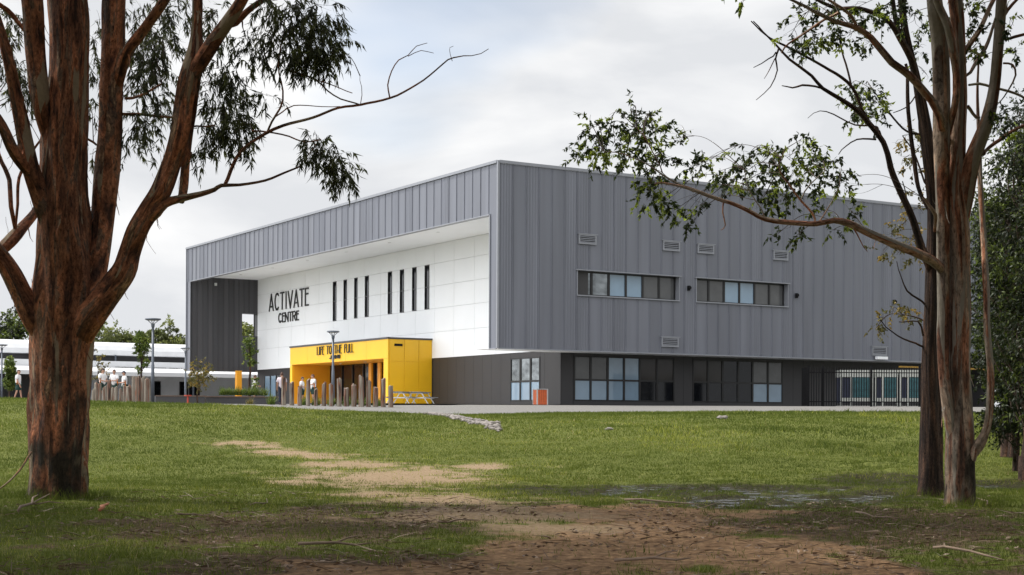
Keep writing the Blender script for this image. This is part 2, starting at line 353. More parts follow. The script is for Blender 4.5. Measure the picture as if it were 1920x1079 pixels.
# ------------------------------------------------------------------ ground sheet
def ground():
    ys = np.concatenate([np.linspace(-80, 8, 30)[:-1], np.arange(8, 24, .08), np.arange(24, 42, .12), np.arange(42, 90, .35), np.geomspace(90, 1800, 40)])
    c = np.linspace(-.42, .42, 330); oc = np.array([.5, .65, .9, 1.4, 2.5, 5, 12])
    us = np.concatenate([-oc[::-1], c, oc])
    Y, U = np.meshgrid(ys, us, indexing='ij'); X = U*np.maximum(Y, 14.)
    Z = terrain(X, Y)
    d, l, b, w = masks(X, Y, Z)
    far = 1-sst(20, 40, Y)
    Z = Z+.03*(fbm(X*5, Y*5, 77, 2)-.5)*far
    V = np.stack([X.ravel(), Y.ravel(), Z.ravel()], 1)
    nr, nc = X.shape; i = np.arange((nr-1)*(nc-1)); r = i//(nc-1); q = i % (nc-1); a = r*nc+q
    Fc = np.stack([a, a+1, a+nc+1, a+nc], 1)
    m, t, p = newmat('ground_soil'); p.inputs['Roughness'].default_value = .9; p.inputs['Specular IOR Level'].default_value = .06
    tc = t.nodes.new('ShaderNodeTexCoord')
    def nz(scale, det=6, st=(1, 1, 1)):
        mp = t.nodes.new('ShaderNodeMapping'); mp.inputs['Scale'].default_value = st; t.links.new(tc.outputs['Object'], mp.inputs[0])
        n = t.nodes.new('ShaderNodeTexNoise'); n.inputs['Scale'].default_value = scale; n.inputs['Detail'].default_value = det; n.inputs['Roughness'].default_value = .65
        t.links.new(mp.outputs[0], n.inputs['Vector']); return n.outputs[0]
    def ramp(src, st):
        r = t.nodes.new('ShaderNodeValToRGB'); e = r.color_ramp.elements
        e[0].position = st[0][0]; e[0].color = st[0][1]+(1,); e[1].position = st[-1][0]; e[1].color = st[-1][1]+(1,)
        for qq, cc in st[1:-1]: k = e.new(qq); k.color = cc+(1,)
        t.links.new(src, r.inputs[0]); return r.outputs[0]
    def mixc(f, A, B):
        x = t.nodes.new('ShaderNodeMix'); x.data_type = 'RGBA'
        t.links.new(f, x.inputs[0]); t.links.new(A, x.inputs[6]); t.links.new(B, x.inputs[7]); return x.outputs[2]
    def att(n):
        x = t.nodes.new('ShaderNodeAttribute'); x.attribute_name = n; return x.outputs['Fac']
    f = nz(9); g = nz(.5, 4)
    grass = mixc(g, ramp(f, [(.3, (.038, .046, .013)), (.55, (.095, .118, .026)), (.72, (.15, .165, .045))]), ramp(f, [(.3, (.055, .062, .018)), (.55, (.13, .14, .035)), (.72, (.21, .18, .07))]))
    sand = ramp(nz(14), [(.3, (.16, .105, .06)), (.5, (.255, .185, .115)), (.7, (.33, .25, .165))])
    brn = ramp(nz(10), [(.3, (.085, .05, .029)), (.5, (.22, .135, .075)), (.7, (.39, .255, .145))])
    lit = ramp(nz(12), [(.3, (.028, .02, .014)), (.5, (.085, .058, .036)), (.7, (.19, .13, .08))])  # real litter tones, darkened to carry the foreground shade as well
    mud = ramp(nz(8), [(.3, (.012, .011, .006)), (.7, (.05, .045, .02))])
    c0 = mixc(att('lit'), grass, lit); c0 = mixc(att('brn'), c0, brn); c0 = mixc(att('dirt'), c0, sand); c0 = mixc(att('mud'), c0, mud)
    t.links.new(c0, p.inputs['Base Color'])
    rr = t.nodes.new('ShaderNodeMapRange'); setin(rr, To_Min=.92, To_Max=.7); t.links.new(att('mud'), rr.inputs['Value']); t.links.new(rr.outputs[0], p.inputs['Roughness'])
    bb = t.nodes.new('ShaderNodeBump'); bb.inputs['Strength'].default_value = .7; bb.inputs['Distance'].default_value = .04
    t.links.new(nz(22, 5), bb.inputs['Height']); t.links.new(bb.outputs[0], p.inputs['Normal'])
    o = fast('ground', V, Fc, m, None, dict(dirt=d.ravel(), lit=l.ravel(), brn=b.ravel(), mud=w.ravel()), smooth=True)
    o['kind'] = 'structure'
ground()
# water lying in the hollow
wm, wt, wp = newmat('puddle_water'); wp.inputs['Base Color'].default_value = (.03, .028, .022, 1); wp.inputs['Roughness'].default_value = .05
wp.inputs['Specular IOR Level'].default_value = .8
wn = wt.nodes.new('ShaderNodeTexNoise'); wn.inputs['Scale'].default_value = 1.0; wn.inputs['Detail'].default_value = 3; wb = wt.nodes.new('ShaderNodeBump'); wb.inputs['Strength'].default_value = 1; wb.inputs['Distance'].default_value = .16
wc = wt.nodes.new('ShaderNodeTexCoord'); wmp = wt.nodes.new('ShaderNodeMapping'); wmp.inputs['Scale'].default_value = (2.6, 1.3, 1); wt.links.new(wc.outputs['Object'], wmp.inputs[0]); wt.links.new(wmp.outputs[0], wn.inputs['Vector'])
wt.links.new(wn.outputs[0], wb.inputs['Height']); wt.links.new(wb.outputs[0], wp.inputs['Normal'])
MB().quad((-1, 27, -.002), (20, 27, -.002), (20, 41, -.002), (-1, 41, -.002)).build('puddle_water', wm)['kind'] = 'structure'
# gravel and paving round the buildings
def paving():
    yy = np.concatenate([[0, .3, .8], np.linspace(2, 18, 26), np.geomspace(22, 130, 24)]); u = np.linspace(-.40, .44, 240)
    A, U = np.meshgrid(yy, u, indexing='ij')
    pxs = 960+F*U
    e0 = np.interp(pxs, [-200, 300, 520, 600, 760, 830, 900, 1100, 1900], [70.5, 70.5, 70.3, 69.8, 69, 68.2, 70.5, 72.5, 74])+1.2*(fbm(U*60, U*0, 5, 3)-.5)
    Y = e0+A; X = U*Y; Z = terrain(X, Y, True)+.03; Z = np.where(A < .1, Z-.10, Z)
    nr, nc = X.shape; i = np.arange((nr-1)*(nc-1)); a = (i//(nc-1))*nc+i % (nc-1)
    m = mat('pale_gravel', (.165, .158, .148), .9, 0, .35, 9, .5, 40)
    o = fast('gravel_path', np.stack([X.ravel(), Y.ravel(), Z.ravel()], 1), np.stack([a, a+1, a+nc+1, a+nc], 1), m, smooth=True)
    o['kind'] = 'structure'
paving()
# ------------------------------------------------------------------ main building, local frame: x along right facade, y along left facade
ANG = math.atan2(.52, .854); A0 = Vector((-.89, 90, EYE+.73)); v = Vector((.854, .52)); u = Vector((-.52, .854))
TOP, BOT, BAND, SOF, LX, LY = 14.66, 3.47, 11.57, 12.0, 44.0, 55.6
RX, GY = 6.44, 2.98
def yh(px): return 784+ROLL*(px-960)
def x_on(px, y):      # local x of pixel column px on the plane y = const
    r = (px-960)/F; ox = A0.x+u.x*y; oy = A0.y+u.y*y
    return (r*oy-ox)/(v.x-r*v.y)
def y_on(px, x):      # local y of pixel column on plane x = const
    r = (px-960)/F; ox = A0.x+v.x*x; oy = A0.y+v.y*x
    return (r*oy-ox)/(u.x-r*u.y)
def z_at(px, py, x, y):
    d = A0.y+v.y*x+u.y*y
    return (yh(px)-py)/F*d-.73
def bl(x, y, z=0): return Vector((A0.x+v.x*x+u.x*y, A0.y+v.y*x+u.y*y, A0.z+z))
def clad(mb, axis, c, sgn, s0, s1, z0, z1, holes=(), pitch=.93, depth=.035, seed=1):
    """ribbed sheet on plane axis=c, outward = sgn along that axis; every flute is geometry"""
    rnd = random.Random(seed); pts = []; s = s0
    while s < s1-1e-6:
        w = min(pitch, s1-s); kind = rnd.random() < .45
        pts += [(s, 0), (s+.015, depth*1.25), (s+.05, depth*1.25), (s+.065, -.016), (s+.10, -.016), (s+.115, 0)]
        if kind:
            q = s+.12; nfl = 4
            step = max((w-.14)/nfl, .02)
            for k in range(nfl):
                a = q+k*step
                pts += [(a+step*.45, 0), (a+step*.58, depth*.55), (a+step*.82, depth*.55)]
                pts += [(a+step*.94, 0)]
        s += w
    pts.append((s1, 0))
    bp = [h for H in holes for h in H[:2]]
    pts = [p for p in pts if p[0] <= s1]
    for b in bp:
        for i in range(len(pts)-1):
            if pts[i][0] < b < pts[i+1][0]:
                f = (b-pts[i][0])/(pts[i+1][0]-pts[i][0]); pts.insert(i+1, (b, pts[i][1]+f*(pts[i+1][1]-pts[i][1]))); break
    def P(p, z):
        return (p[0], c+sgn*p[1], z) if axis == 'y' else (c+sgn*p[1], p[0], z)
    for a, b in zip(pts, pts[1:]):
        mid = (a[0]+b[0])/2; segs = [(z0, z1)]
        for H in holes:
            if H[0] <= mid <= H[1]:
                ns = []
                for (q0, q1) in segs:
                    if H[2] > q0: ns.append((q0, min(q1, H[2])))
                    if H[3] < q1: ns.append((max(q0, H[3]), q1))
                segs = [g for g in ns if g[1]-g[0] > 1e-4]
        for q0, q1 in segs: mb.quad(P(a, q0), P(b, q0), P(b, q1), P(a, q1))
apr = MB(); q_ = [bl(a, b) for a, b in ((-9, -.5), (RX, -.5), (RX, 56), (-9, 56))]
ap = MB().quad(*[(c_.x, c_.y, c_.z+.075) for c_ in q_]).build('concrete_apron', mat('pale_concrete', (.40, .39, .37), .85, 0, .12, 2)); ap['kind'] = 'structure'  # pale sheet added to bounce light up onto soffit and white wall
B = empty('sports_centre', A0, ANG, label='large grey clad two storey sports building with white recessed front wall', cat='building')
# windows measured on the facade
U1 = (x_on(1081, 0), x_on(1271, 0)); U2 = (x_on(1304, 0), x_on(1475, 0))
zt1, zb1 = z_at(1081, 506, U1[0], 0), z_at(1081, 552, U1[0], 0)
zt2, zb2 = z_at(1304, 523, U2[0], 0), z_at(1304, 566.5, U2[0], 0)
zt = (zt1+zt2)/2; zb = (zb1+zb2)/2
mb = MB(); clad(mb, 'y', 0, -1, .06, LX, BOT, TOP-.12, [(U1[0], U1[1], zb, zt), (U2[0], U2[1], zb, zt)], seed=3)
mb.build('side_cladding', M['clad'], B)
mb = MB(); clad(mb, 'x', 0, -1, .06, LY, BAND, TOP-.12, seed=5, pitch=1.0)
clad(mb, 'x', 0, -1, .06, .89, BOT, BAND, seed=6, pitch=.8); clad(mb, 'x', 0, -1, LY-1.1, LY, BOT, BAND, seed=6, pitch=.8)
mb.build('front_cladding', M['clad'], B)
mb = MB()
mb.box(-.07, .055, -.07, .055, BOT-.03, TOP+.03)                                    # corner trims and capping
mb.box(-.10, .14, .058, LY+.1, TOP-.11, TOP+.06); mb.box(.058, LX, -.10, .14, TOP-.11, TOP+.06)
mb.box(-.085, .30, .893, LY-1.105, BAND-.06, BAND-.002); mb.box(.06, LX, -.085, -.004, BOT-.07, BOT-.002)
mb.box(-.085, -.004, .06, .885, BOT-.07, BOT-.002); mb.box(-.085, .0, LY-1.1, LY+.02, BOT-.07, BOT-.002)
mb.box(-.07, -.055, .86, .93, BOT, BAND-.065); mb.box(-.08, -.052, LY-1.16, LY-1.09, BOT, BAND-.065); mb.box(-.08, .05, LY-.03, LY+.05, BOT, TOP-.12)
mb.build('edge_trim', M['trim'], B)
mb = MB()
mb.box(.2, LX, .2, LY-.1, TOP-.5, TOP-.3)
mb.build('roof', M['roofs'], B)
# inner solid parts: blade at the near corner, band backing, far end wall
mb = MB()
mb.box(.004, RX+.3, .004+.3, .885, BOT+.004, BAND-.064); mb.box(.004, .30, .004+.3, LY-.02, BAND+.002, TOP-.115)
mb.box(RX+.15, LX, .55, .8, BOT+.004, TOP-.51); mb.box(LX-.3, LX-.01, .61, LY-.2, -.3, TOP-.51); mb.box(.31, LX-.31, LY-.4, LY-.02, SOF+.1, TOP-.51)
holes_back = None
mb.build('inner_wall', M['dpanel'], B)
# recessed window reveals: dark room box behind each opening so nothing shows through
mb = MB(); mb.box(RX+.12, RX+.5, GY+.3, LY, 3.62, SOF-.004); mb.build('core_wall', M['dpanel'], B)
mb = MB(); mb.box(.31, RX+.11, .9, LY-1.12, SOF, SOF+.08); mb.box(.01, LX, .9, GY+.2, BOT-.005, BOT+.05); mb.box(.01, RX+.1, .02, .89, BOT-.015, BOT-.008)
mb.build('soffit', M['soffit'], B)
for k in range(7):
    yy = 6+k*7.4; MB().tube([(3.2, yy, SOF-.025), (3.2, yy, SOF-.002)], .12, 10).build('downlight', M['lens'], B)
# end wall at the far left with its see-through opening
oy0, oy1, oz0, oz1 = x_on(453, LY-1.1), RX+.05, 6.75, 8.85
mb = MB(); clad(mb, 'y', LY-1.12, -1, .06, RX+.1, BOT, SOF-.01, [(oy0, oy1, oz0, oz1)], seed=8, pitch=.5); clad(mb, 'y', LY-.002, 1, .06, RX+.4, BOT, SOF, [(oy0, oy1, oz0, oz1)], seed=8, pitch=.5)
mb.box(oy0-.04, oy0, LY-1.11, LY-.02, oz0, oz1); mb.box(oy0-.04, RX+.3, LY-1.11, LY-.02, oz0-.04, oz0); mb.box(oy0-.04, RX+.3, LY-1.11, LY-.02, oz1, oz1+.04)
mb.box(.06, RX+.2, LY-1.11, LY-.01, BOT-.03, BOT+.0)
mb.build('end_wall', M['clad_dark'], B)
MB().box(2.2, 2.4, LY-1.36, LY-1.19, SOF-.75, SOF-.5).build('security_light', M['lens'], B)
# white panelled wall with slot windows
slots = [(623.5, 630), (643.5, 649.5), (663.5, 669.5), (683.5, 690.5), (726.5, 734), (749, 756.5), (772, 780), (795.5, 804)]
SL = [tuple(sorted((y_on(a, RX), y_on(b, RX)))) for a, b in slots]
rows = [SOF-.01, 10.57, 8.92, 7.27, 5.53, 3.62]
mb = MB(); ycuts = [.9]; q = GY-1.5
yc = np.arange(2.2, LY-1.2, 2.95).tolist(); edges = sorted(set([.9, LY-1.13]+yc))
ZS0, ZS1 = 7.285, 10.555
for r0, r1 in zip(rows[1:], rows[:-1]):
    for a, b in zip(edges, edges[1:]):
        a2, b2 = a+.012, b-.012; cuts = [(a2, b2)]
        if r0 >= ZS0-.1 and r1 <= ZS1+.1:
            for s in SL:
                nc = []
                for (c, d) in cuts:
                    if s[1] <= c or s[0] >= d: nc.append((c, d)); continue
                    if s[0]-c > .02: nc.append((c, s[0]))
                    if d-s[1] > .02: nc.append((s[1], d))
                cuts = nc
        for c, d in cuts: mb.box(RX, RX+.11, c, d, r0+.011, r1-.011)
mb.build('white_wall', M['white'], B)
mb = MB()
mb.box(RX+.055, RX+.118, .9, LY-1.14, 3.64, ZS0-.02); mb.box(RX+.055, RX+.118, .9, LY-1.14, ZS1+.02, SOF-.02)
prev = .9
for s in sorted(SL)+[(LY-1.14, 0)]:
    mb.box(RX+.055, RX+.118, prev, s[0]-.005, ZS0-.018, ZS1+.018); prev = s[1]+.005
mb.build('panel_joints', M['whitejoint'], B)
for s in SL:
    w = MB(); a, b = s
    w.box(RX-.03, RX+.1, a+.002, a+.05, ZS0, ZS1); w.box(RX-.03, RX+.1, b-.05, b-.002, ZS0, ZS1)
    w.box(RX-.028, RX+.098, a+.052, b-.052, ZS0, ZS0+.05); w.box(RX-.028, RX+.098, a+.052, b-.052, ZS1-.05, ZS1); w.box(RX-.01, RX+.098, a+.052, b-.052, 8.9, 8.96)
    fo = w.build('slot_window', M['frame'], B)
    MB().box(RX+.06, RX+.08, a+.051, b-.051, ZS0+.05, ZS1-.05).build('pane', M['clear'], fo)
# ground floor walls
YG = [y_on(956, RX), y_on(1011.5, RX)]; YG.sort()
zg0, zg1 = .38, 3.28
def panel_wall(mb, axis, c, t, cuts, z0, z1, holes=()):
    for a, b in zip(cuts, cuts[1:]):
        segs = [(z0, z1)]; mid = (a+b)/2
        for H in holes:
            if H[0]-.01 <= mid <= H[1]+.01: segs = [(z0, H[2]), (H[3], z1)]
        for q0, q1 in segs:
            if q1-q0 < .02: continue
            if axis == 'x': mb.box(c, c+t, a+.008, b-.008, q0, q1)
            else: mb.box(a+.008, b-.008, c, c+t, q0, q1)
mb = MB(); WH = (y_on(528, RX), y_on(500, RX)) if False else (0, 0)
lw = sorted((y_on(495, RX), y_on(528, RX)))
cuts = sorted([GY, GY+1.9, YG[0], YG[1]]+[YG[1]+1.25*k for k in range(1, 9)]+[20.2, 38.2, lw[0], lw[1], 46, 50, LY-1.1])
cuts = [c for i, c in enumerate(cuts) if i == 0 or c-cuts[i-1] > .1]
panel_wall(mb, 'x', RX+.03, .1, cuts, .16, 3.61, [(YG[0], YG[1], zg0, zg1), (lw[0], lw[1], .25, 3.1)])
mb.box(RX+.06, RX+.14, GY+.12, LY-1.1, -.4, .155)
mb.build('ground_floor_front_wall', M['dpanel2'], B)
G1 = (x_on(1076, GY), x_on(1264.5, GY)); G2 = (x_on(1299, GY), x_on(1468, GY))
xe = x_on(1672, 0)
cuts = sorted([RX+.14, RX+1.0, G1[0], G1[1], (G1[1]+G2[0])/2, G2[0], G2[1]]+[G2[1]+.95*k for k in range(1, 40) if G2[1]+.95*k < LX-.5]+[LX-.3])
mb = MB(); panel_wall(mb, 'y', GY+.03, .1, cuts, .16, BOT-.006, [(G1[0], G1[1], .38, 3.30), (G2[0], G2[1], .38, 3.30)])
mb.box(RX+.14, LX-.3, GY+.05, GY+.14, -.4, .155)
mb.build('ground_floor_side_wall', M['dpanel'], B)
MB().box(x_on(1680, 0), LX-2, -.3, -.22, 2.98, 3.10).build('yellow_beam', mat('ochre_beam', (.30, .17, .02), .6), B)
MB().box(RX+.2, LX-.31, 6.0, 6.3, -.2, 11).box(RX+4, RX+4.3, GY+.3, 50, 0, 3.5).build('back_rooms', M['dpanel'], B)
def window(cols, y, z0, z1, trans, looks, depth=.10, axis='y', name='window', fw=.075):
    """cols = local coordinates of the mullions"""
    w = MB(); zs = [z0]+([trans] if trans else [])+[z1]
    def bx(mb, a, b, d0, d1, q0, q1):
        if axis == 'y': mb.box(a, b, y+d0, y+d1, q0, q1)
        else: mb.box(y+d0, y+d1, a, b, q0, q1)
    for i, c in enumerate(cols):
        a = c-fw if i else c; b = c+fw if i < len(cols)-1 else c
        if not i: b = c+fw*1.3
        if i == len(cols)-1: a = c-fw*1.3
        bx(w, a, b, 0, depth, z0, z1)
    for c0, c1 in zip(cols, cols[1:]):
        for k, z in enumerate(zs):
            q0 = z if k == 0 else z-fw*.8; q1 = z if k == len(zs)-1 else z+fw*.8
            if k == 0: q1 = z+fw*1.2
            if k == len(zs)-1: q0 = z-fw*1.2
            bx(w, c0+fw+.003, c1-fw-.003, .006, depth-.006, q0, q1)
    fo = w.build(name, M['frame'], B)
    for i, (c0, c1) in enumerate(zip(cols, cols[1:])):
        for k in range(len(zs)-1):
            pm = MB(); bx(pm, c0+fw*.5, c1-fw*.5, depth*.5, depth*.5+.02, zs[k]+.04, zs[k+1]-.04)
            pm.build('pane', M[looks[k][i]], fo)
    return fo
c1 = [x_on(p, GY) for p in (1076, 1107.5, 1139.5, 1170, 1199.5, 1232, 1264.5)]
c2 = [x_on(p, GY) for p in (1299, 1327.5, 1355, 1384, 1411, 1440, 1468)]
window(c1, GY+.0, .38, 3.30, 1.75, [['blue']*4+['clear']*2, ['greyp', 'greyp', 'blue', 'blue', 'brownp', 'brownp']])
window(c2, GY+.0, .38, 3.30, 1.75, [['clear']*4+['blue']*2, ['brownp', 'brownp', 'clear', 'clear', 'greyp', 'greyp']])
window(sorted([y_on(p, RX) for p in (956, 974.5, 993.5, 1011.5)]), RX, zg0, zg1, 1.7, [['blue', 'blue', 'blue'], ['refl']*3], axis='x')
window(sorted([y_on(p, RX) for p in (495, 506, 517, 528)]), RX, .25, 3.1, None, [['greyp', 'blue', 'blue']], axis='x')
for (UU, pp, lk) in ((U1, (1081, 1108.5, 1139, 1170.5, 1202, 1232, 1264), ['refl', 'refl', 'blue', 'blue', 'greyp', 'greyp']),
                     (U2, (1304, 1328, 1356, 1385, 1413.5, 1442, 1469), ['greyp', 'greyp', 'blue', 'blue', 'greyp', 'greyp'])):
    D = .38
    cs = [x_on(p, D) for p in pp]; sh = (UU[1]-UU[0])/6; cs = [UU[0]+sh*k for k in range(7)]
    fo = window(cs, D-.06, zb, zt, None, [lk], name='ribbon_window')
    hd = MB(); e = .07
    hd.box(UU[0]-.15, UU[1]+.15, -.16, D, zt, zt+.06); hd.box(UU[0]-.05, UU[1]+.05, -.12, D, zb-.07, zb)
    hd.box(UU[1], UU[1]+.05, -.08, D, zb+.001, zt-.001); hd.box(UU[0]-.05, UU[0], -.08, D, zb+.001, zt-.001)
    hd.build('window_surround', M['trim'], fo)
for (a, b, t, bt) in ((1082, 1115, 439, 457.5), (1240, 1271.5, 451.5, 470), (1305, 1335.5, 457.5, 475), (1447, 1474.5, 470, 487.5), (1238, 1270, 632, 650.5), (1633, 1660, 650, 667)):
    x0, x1 = x_on(a, 0), x_on(b, 0); z1 = z_at(a, t, x0, 0); z0 = z_at(a, bt, x0, 0)
    g = MB(); e = .09
    g.box(x0, x1, -.13, -.0, z1-e, z1); g.box(x0, x1, -.13, .0, z0, z0+e); g.box(x0, x0+e, -.129, 0, z0+e, z1-e); g.box(x1-e, x1, -.129, 0, z0+e, z1-e)
    g.box(x0-.1, x1+.1, -.16, -.06, z1+.001, z1+.04)
    fo = g.build('louvre_vent', M['trim'], B)
    g = MB(); n = 4
    for k in range(n):
        q = z0+e+(z1-z0-2*e)*(k+.15)/n; g.hexa([(x0+e, -.12, q), (x1-e, -.12, q), (x1-e, -.02, q+.09), (x0+e, -.02, q+.09), (x0+e, -.12, q+.025), (x1-e, -.12, q+.025), (x1-e, -.02, q+.115), (x0+e, -.02, q+.115)])
    g.build('louvre_blades', M['trim'], fo); MB().box(x0+e, x1-e, -.055, -.054, z0+e, z1-e).build('backing', M['black'], fo)
for (p, q) in ((1288, 541), (1490, 555), (1673.5, 567)):
    x0 = x_on(p, 0); z0 = z_at(p, q, x0, 0)
    MB().box(x0-.07, x0+.07, -.22, -.05, z0-.16, z0+.16).tube([(x0, -.3, z0+.02), (x0, -.22, z0+.02)], .1, 10).build('wall_light', M['black'], B)
x0 = x_on(1648, 0); MB().box(x0-.5, x0+.5, -.35, -.1, 3.52, 3.72).build('batten_light', M['white'], B)
x0 = x_on(1607, 6)
for k, p in enumerate((1603.5, 1612)):
    x0 = x_on(p, 6); MB().tube([(x0, 6, TOP-.4), (x0, 6, TOP+1.0)], .11, 10).tube([(x0, 6, TOP+1.0), (x0, 6, TOP+1.12), (x0, 6, TOP+1.2)], [.2, .2, .05], 10).build('roof_flue', M['cream'], B)
def dome(mb, c, r, h, n=20, m=6):
    prof = [(r*math.cos(math.pi/2*k/m), h*math.sin(math.pi/2*k/m)) for k in range(m+1)]
    i0 = len(mb.v)
    for (rr, zz) in prof:
        for j in range(n): a = 2*math.pi*j/n; mb.v.append((c[0]+max(rr, .01)*math.cos(a), c[1]+max(rr, .01)*math.sin(a), c[2]+zz))
    for k in range(m):
        for j in range(n): mb.f.append((i0+k*n+j, i0+k*n+(j+1) % n, i0+(k+1)*n+(j+1) % n, i0+(k+1)*n+j))
    return mb
x0 = x_on(1630, 7); mb = MB(); mb.tube([(x0, 7, TOP-.35), (x0, 7, TOP+.25)], .5, 18); dome(mb, (x0, 7, TOP+.25), .6, .5); mb.build('roof_ventilator', M['roofw'], B, smooth=True)
c = bl(1.1, LY-2.8)
MB().box(x_on(442, LY-2.8), x_on(451, LY-2.8), LY-3.1, LY-2.6, -.3, 3.46).build('yellow_column', M['ydark'], B)
# ------------------------------------------------------------------ stroke lettering
GL = {'A': [[(0, 0), (.5, 1), (1, 0)], [(.14, .24), (.86, .24)]], 'T': [[(0, 1), (1, 1)], [(.5, 1), (.5, 0)]], 'I': [[(.5, 0), (.5, 1)]],
      'V': [[(0, 1), (.5, 0), (1, 1)]], 'E': [[(1, 1), (0, 1), (0, 0), (1, 0)], [(0, .68), (.85, .68)]], 'N': [[(0, 0), (0, 1), (1, 0), (1, 1)]],
      'R': [[(0, 0), (0, 1), (.7, 1), (.95, .88), (.95, .62), (.7, .5), (0, .5)], [(.5, .5), (1, 0)]], 'L': [[(0, 1), (0, 0), (1, 0)]],
      'F': [[(0, 0), (0, 1), (1, 1)], [(0, .66), (.85, .66)]], 'H': [[(0, 0), (0, 1)], [(1, 0), (1, 1)], [(0, .35), (1, .35)]], 'U': [[(0, 1), (0, .2), (.2, 0), (.8, 0), (1, .2), (1, 1)]],
      'O': [[(.5+.5*math.cos(a), .5+.5*math.sin(a)) for a in np.linspace(0, 2*math.pi, 17)]],
      'C': [[(.55+.5*math.cos(a), .5+.5*math.sin(a)) for a in np.linspace(R(50), R(310), 13)]],
      'J': [[(.8, 1), (.8, .2), (.5, 0), (.1, .15)]], '1': [[(.2, .8), (.5, 1), (.5, 0)]], '0': [[(.5+.4*math.cos(a), .5+.5*math.sin(a)) for a in np.linspace(0, 2*math.pi, 13)]]}
WD = {'I': .18, 'T': .62, 'L': .42, 'F': .45, 'E': .48, ' ': .45, '1': .4, 'J': .5}
def lettering(text, x, ya, yb, z0, z1, th, m, parent, dep=.06):
    """letters on plane x, reading from local y = ya (left, farther) to yb; each letter a child"""
    ws = [WD.get(c, .72) for c in text]; gap = .27; tot = sum(ws)+gap*(len(text)-1); s = (yb-ya)/tot; cur = ya
    for c, w in zip(text, ws):
        if c != ' ':
            mb = MB()
            for li, st in enumerate(GL[c]):
                for (a, b) in zip(st, st[1:]):
                    P0 = (x-.01-.002*li, cur+a[0]*w*s, z0+a[1]*(z1-z0)); P1 = (x-.01-.002*li, cur+b[0]*w*s, z0+b[1]*(z1-z0))
                    d = Vector((0, P1[1]-P0[1], P1[2]-P0[2])).normalized(); n = Vector((0, -d.z, d.y))*th/2; e = d*th*.45
                    Q = [Vector(P0)-e-n, Vector(P1)+e-n, Vector(P1)+e+n, Vector(P0)-e+n]
                    mb.hexa([q for q in Q]+[q-Vector((dep, 0, 0)) for q in Q])
            o = mb.build('letter', m, parent)
        cur += (w+gap)*s
def sign(name, label, items, m, loc):
    p = bl(*loc); e = empty(name, p, ANG, label=label, cat='sign')
    for (t, ya, yb, z0, z1, th) in items: lettering(t, 0, ya-loc[1], yb-loc[1], z0-loc[2], z1-loc[2], th, m, e)
    return e
sign('wall_sign', 'thin black raised letters reading ACTIVATE CENTRE on the white wall',
     [('ACTIVATE', y_on(505, RX), y_on(578, RX), 8.95, 10.40, .14), ('CENTRE', y_on(522.5, RX), y_on(560, RX), 7.78, 8.55, .11)], M['signblk'], (RX-.02, 47, 9))
# ------------------------------------------------------------------ yellow entrance portico
PX = RX-3.62; PY0, PY1, PH, PO = 20.2, 38.2, 5.05, 3.56
Pt = empty('entrance_portico', bl(PX, PY0), ANG, label='bright yellow boxy entrance portico projecting from the white wall', cat='portico')
def pb(): return MB()
D_ = 3.60
mb = pb()   # front fascia panels
ys = np.linspace(.012, 18.0, 6)
for a, b in zip(ys, ys[1:]): mb.box(0, .12, a+.012, b-.012, PO+.0, PH-.10)
mb.box(0, .12, .012, .72, -.2, PO-.02); mb.box(0, .12, 17.55, 17.99, -.2, PO-.02)
mb.build('front_fascia', M['yellow'], Pt)
mb = pb()   # side wall panels
for a, b in ((.13, 1.3), (1.32, 2.5), (2.52, D_)):
    mb.box(a+.006, b-.006, .0, .12, -.2, 3.32); mb.box(a+.006, b-.006, .0, .12, 3.345, PH-.10)
mb.box(.1, D_, .03, .7, -.2, PO-.02)
mb.build('side_wall', M['yellow'], Pt)
mb = pb(); mb.box(.13, D_, 17.5, 17.98, -.2, PO-.02); mb.box(.13, D_+.001, 14.2, 17.48, -.2, PO-.02) if False else None
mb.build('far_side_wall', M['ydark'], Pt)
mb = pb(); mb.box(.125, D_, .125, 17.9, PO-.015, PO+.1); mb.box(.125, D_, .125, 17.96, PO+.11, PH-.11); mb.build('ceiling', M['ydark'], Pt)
mb = pb(); mb.box(-.05, D_+.02, -.05, 18.05, PH-.09, PH+.03); mb.build('roof_cap', M['clad_dark'], Pt)
mb = pb(); mb.box(.5, 1.15, -.04, -.002, 4.45, 4.62); mb.build('wall_vent', M['black'], Pt)
mb = pb(); mb.box(D_-.25, D_-.2, .75, 17.45, -.2, PO-.02); bk = mb.build('door_screen', M['clear'], Pt)
for k in range(9):
    yy = .9+k*2.0
    MB().box(D_-.34, D_-.255, yy, yy+.12, -.1, PO-.03).build('mullion', M['frame'], Pt)
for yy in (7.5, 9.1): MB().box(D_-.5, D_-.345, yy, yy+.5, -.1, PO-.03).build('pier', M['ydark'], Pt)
MB().box(.9, 2.1, 17.44, 17.497, -.1, 2.5).build('side_door', M['yellow'], Pt)
for yy in (3, 7.5, 12): MB().tube([(1.8, yy, PO-.05), (1.8, yy, PO-.017)], .12, 10).build('downlight', M['lens'], Pt)
s2 = sign('portico_sign', 'thin dark letters reading LIFE TO THE FULL across the yellow portico',
     [('LIFE TO THE FULL', y_on(595, PX), y_on(662.5, PX), 4.20, 4.82, .05), ('J', y_on(618.5, PX), y_on(622, PX), 3.83, 4.03, .09), ('10', y_on(626, PX), y_on(631, PX), 3.85, 4.03, .11), ('10', y_on(633, PX), y_on(638, PX), 3.85, 4.03, .11)], M['signblk'], (PX-.01, 30, 4))
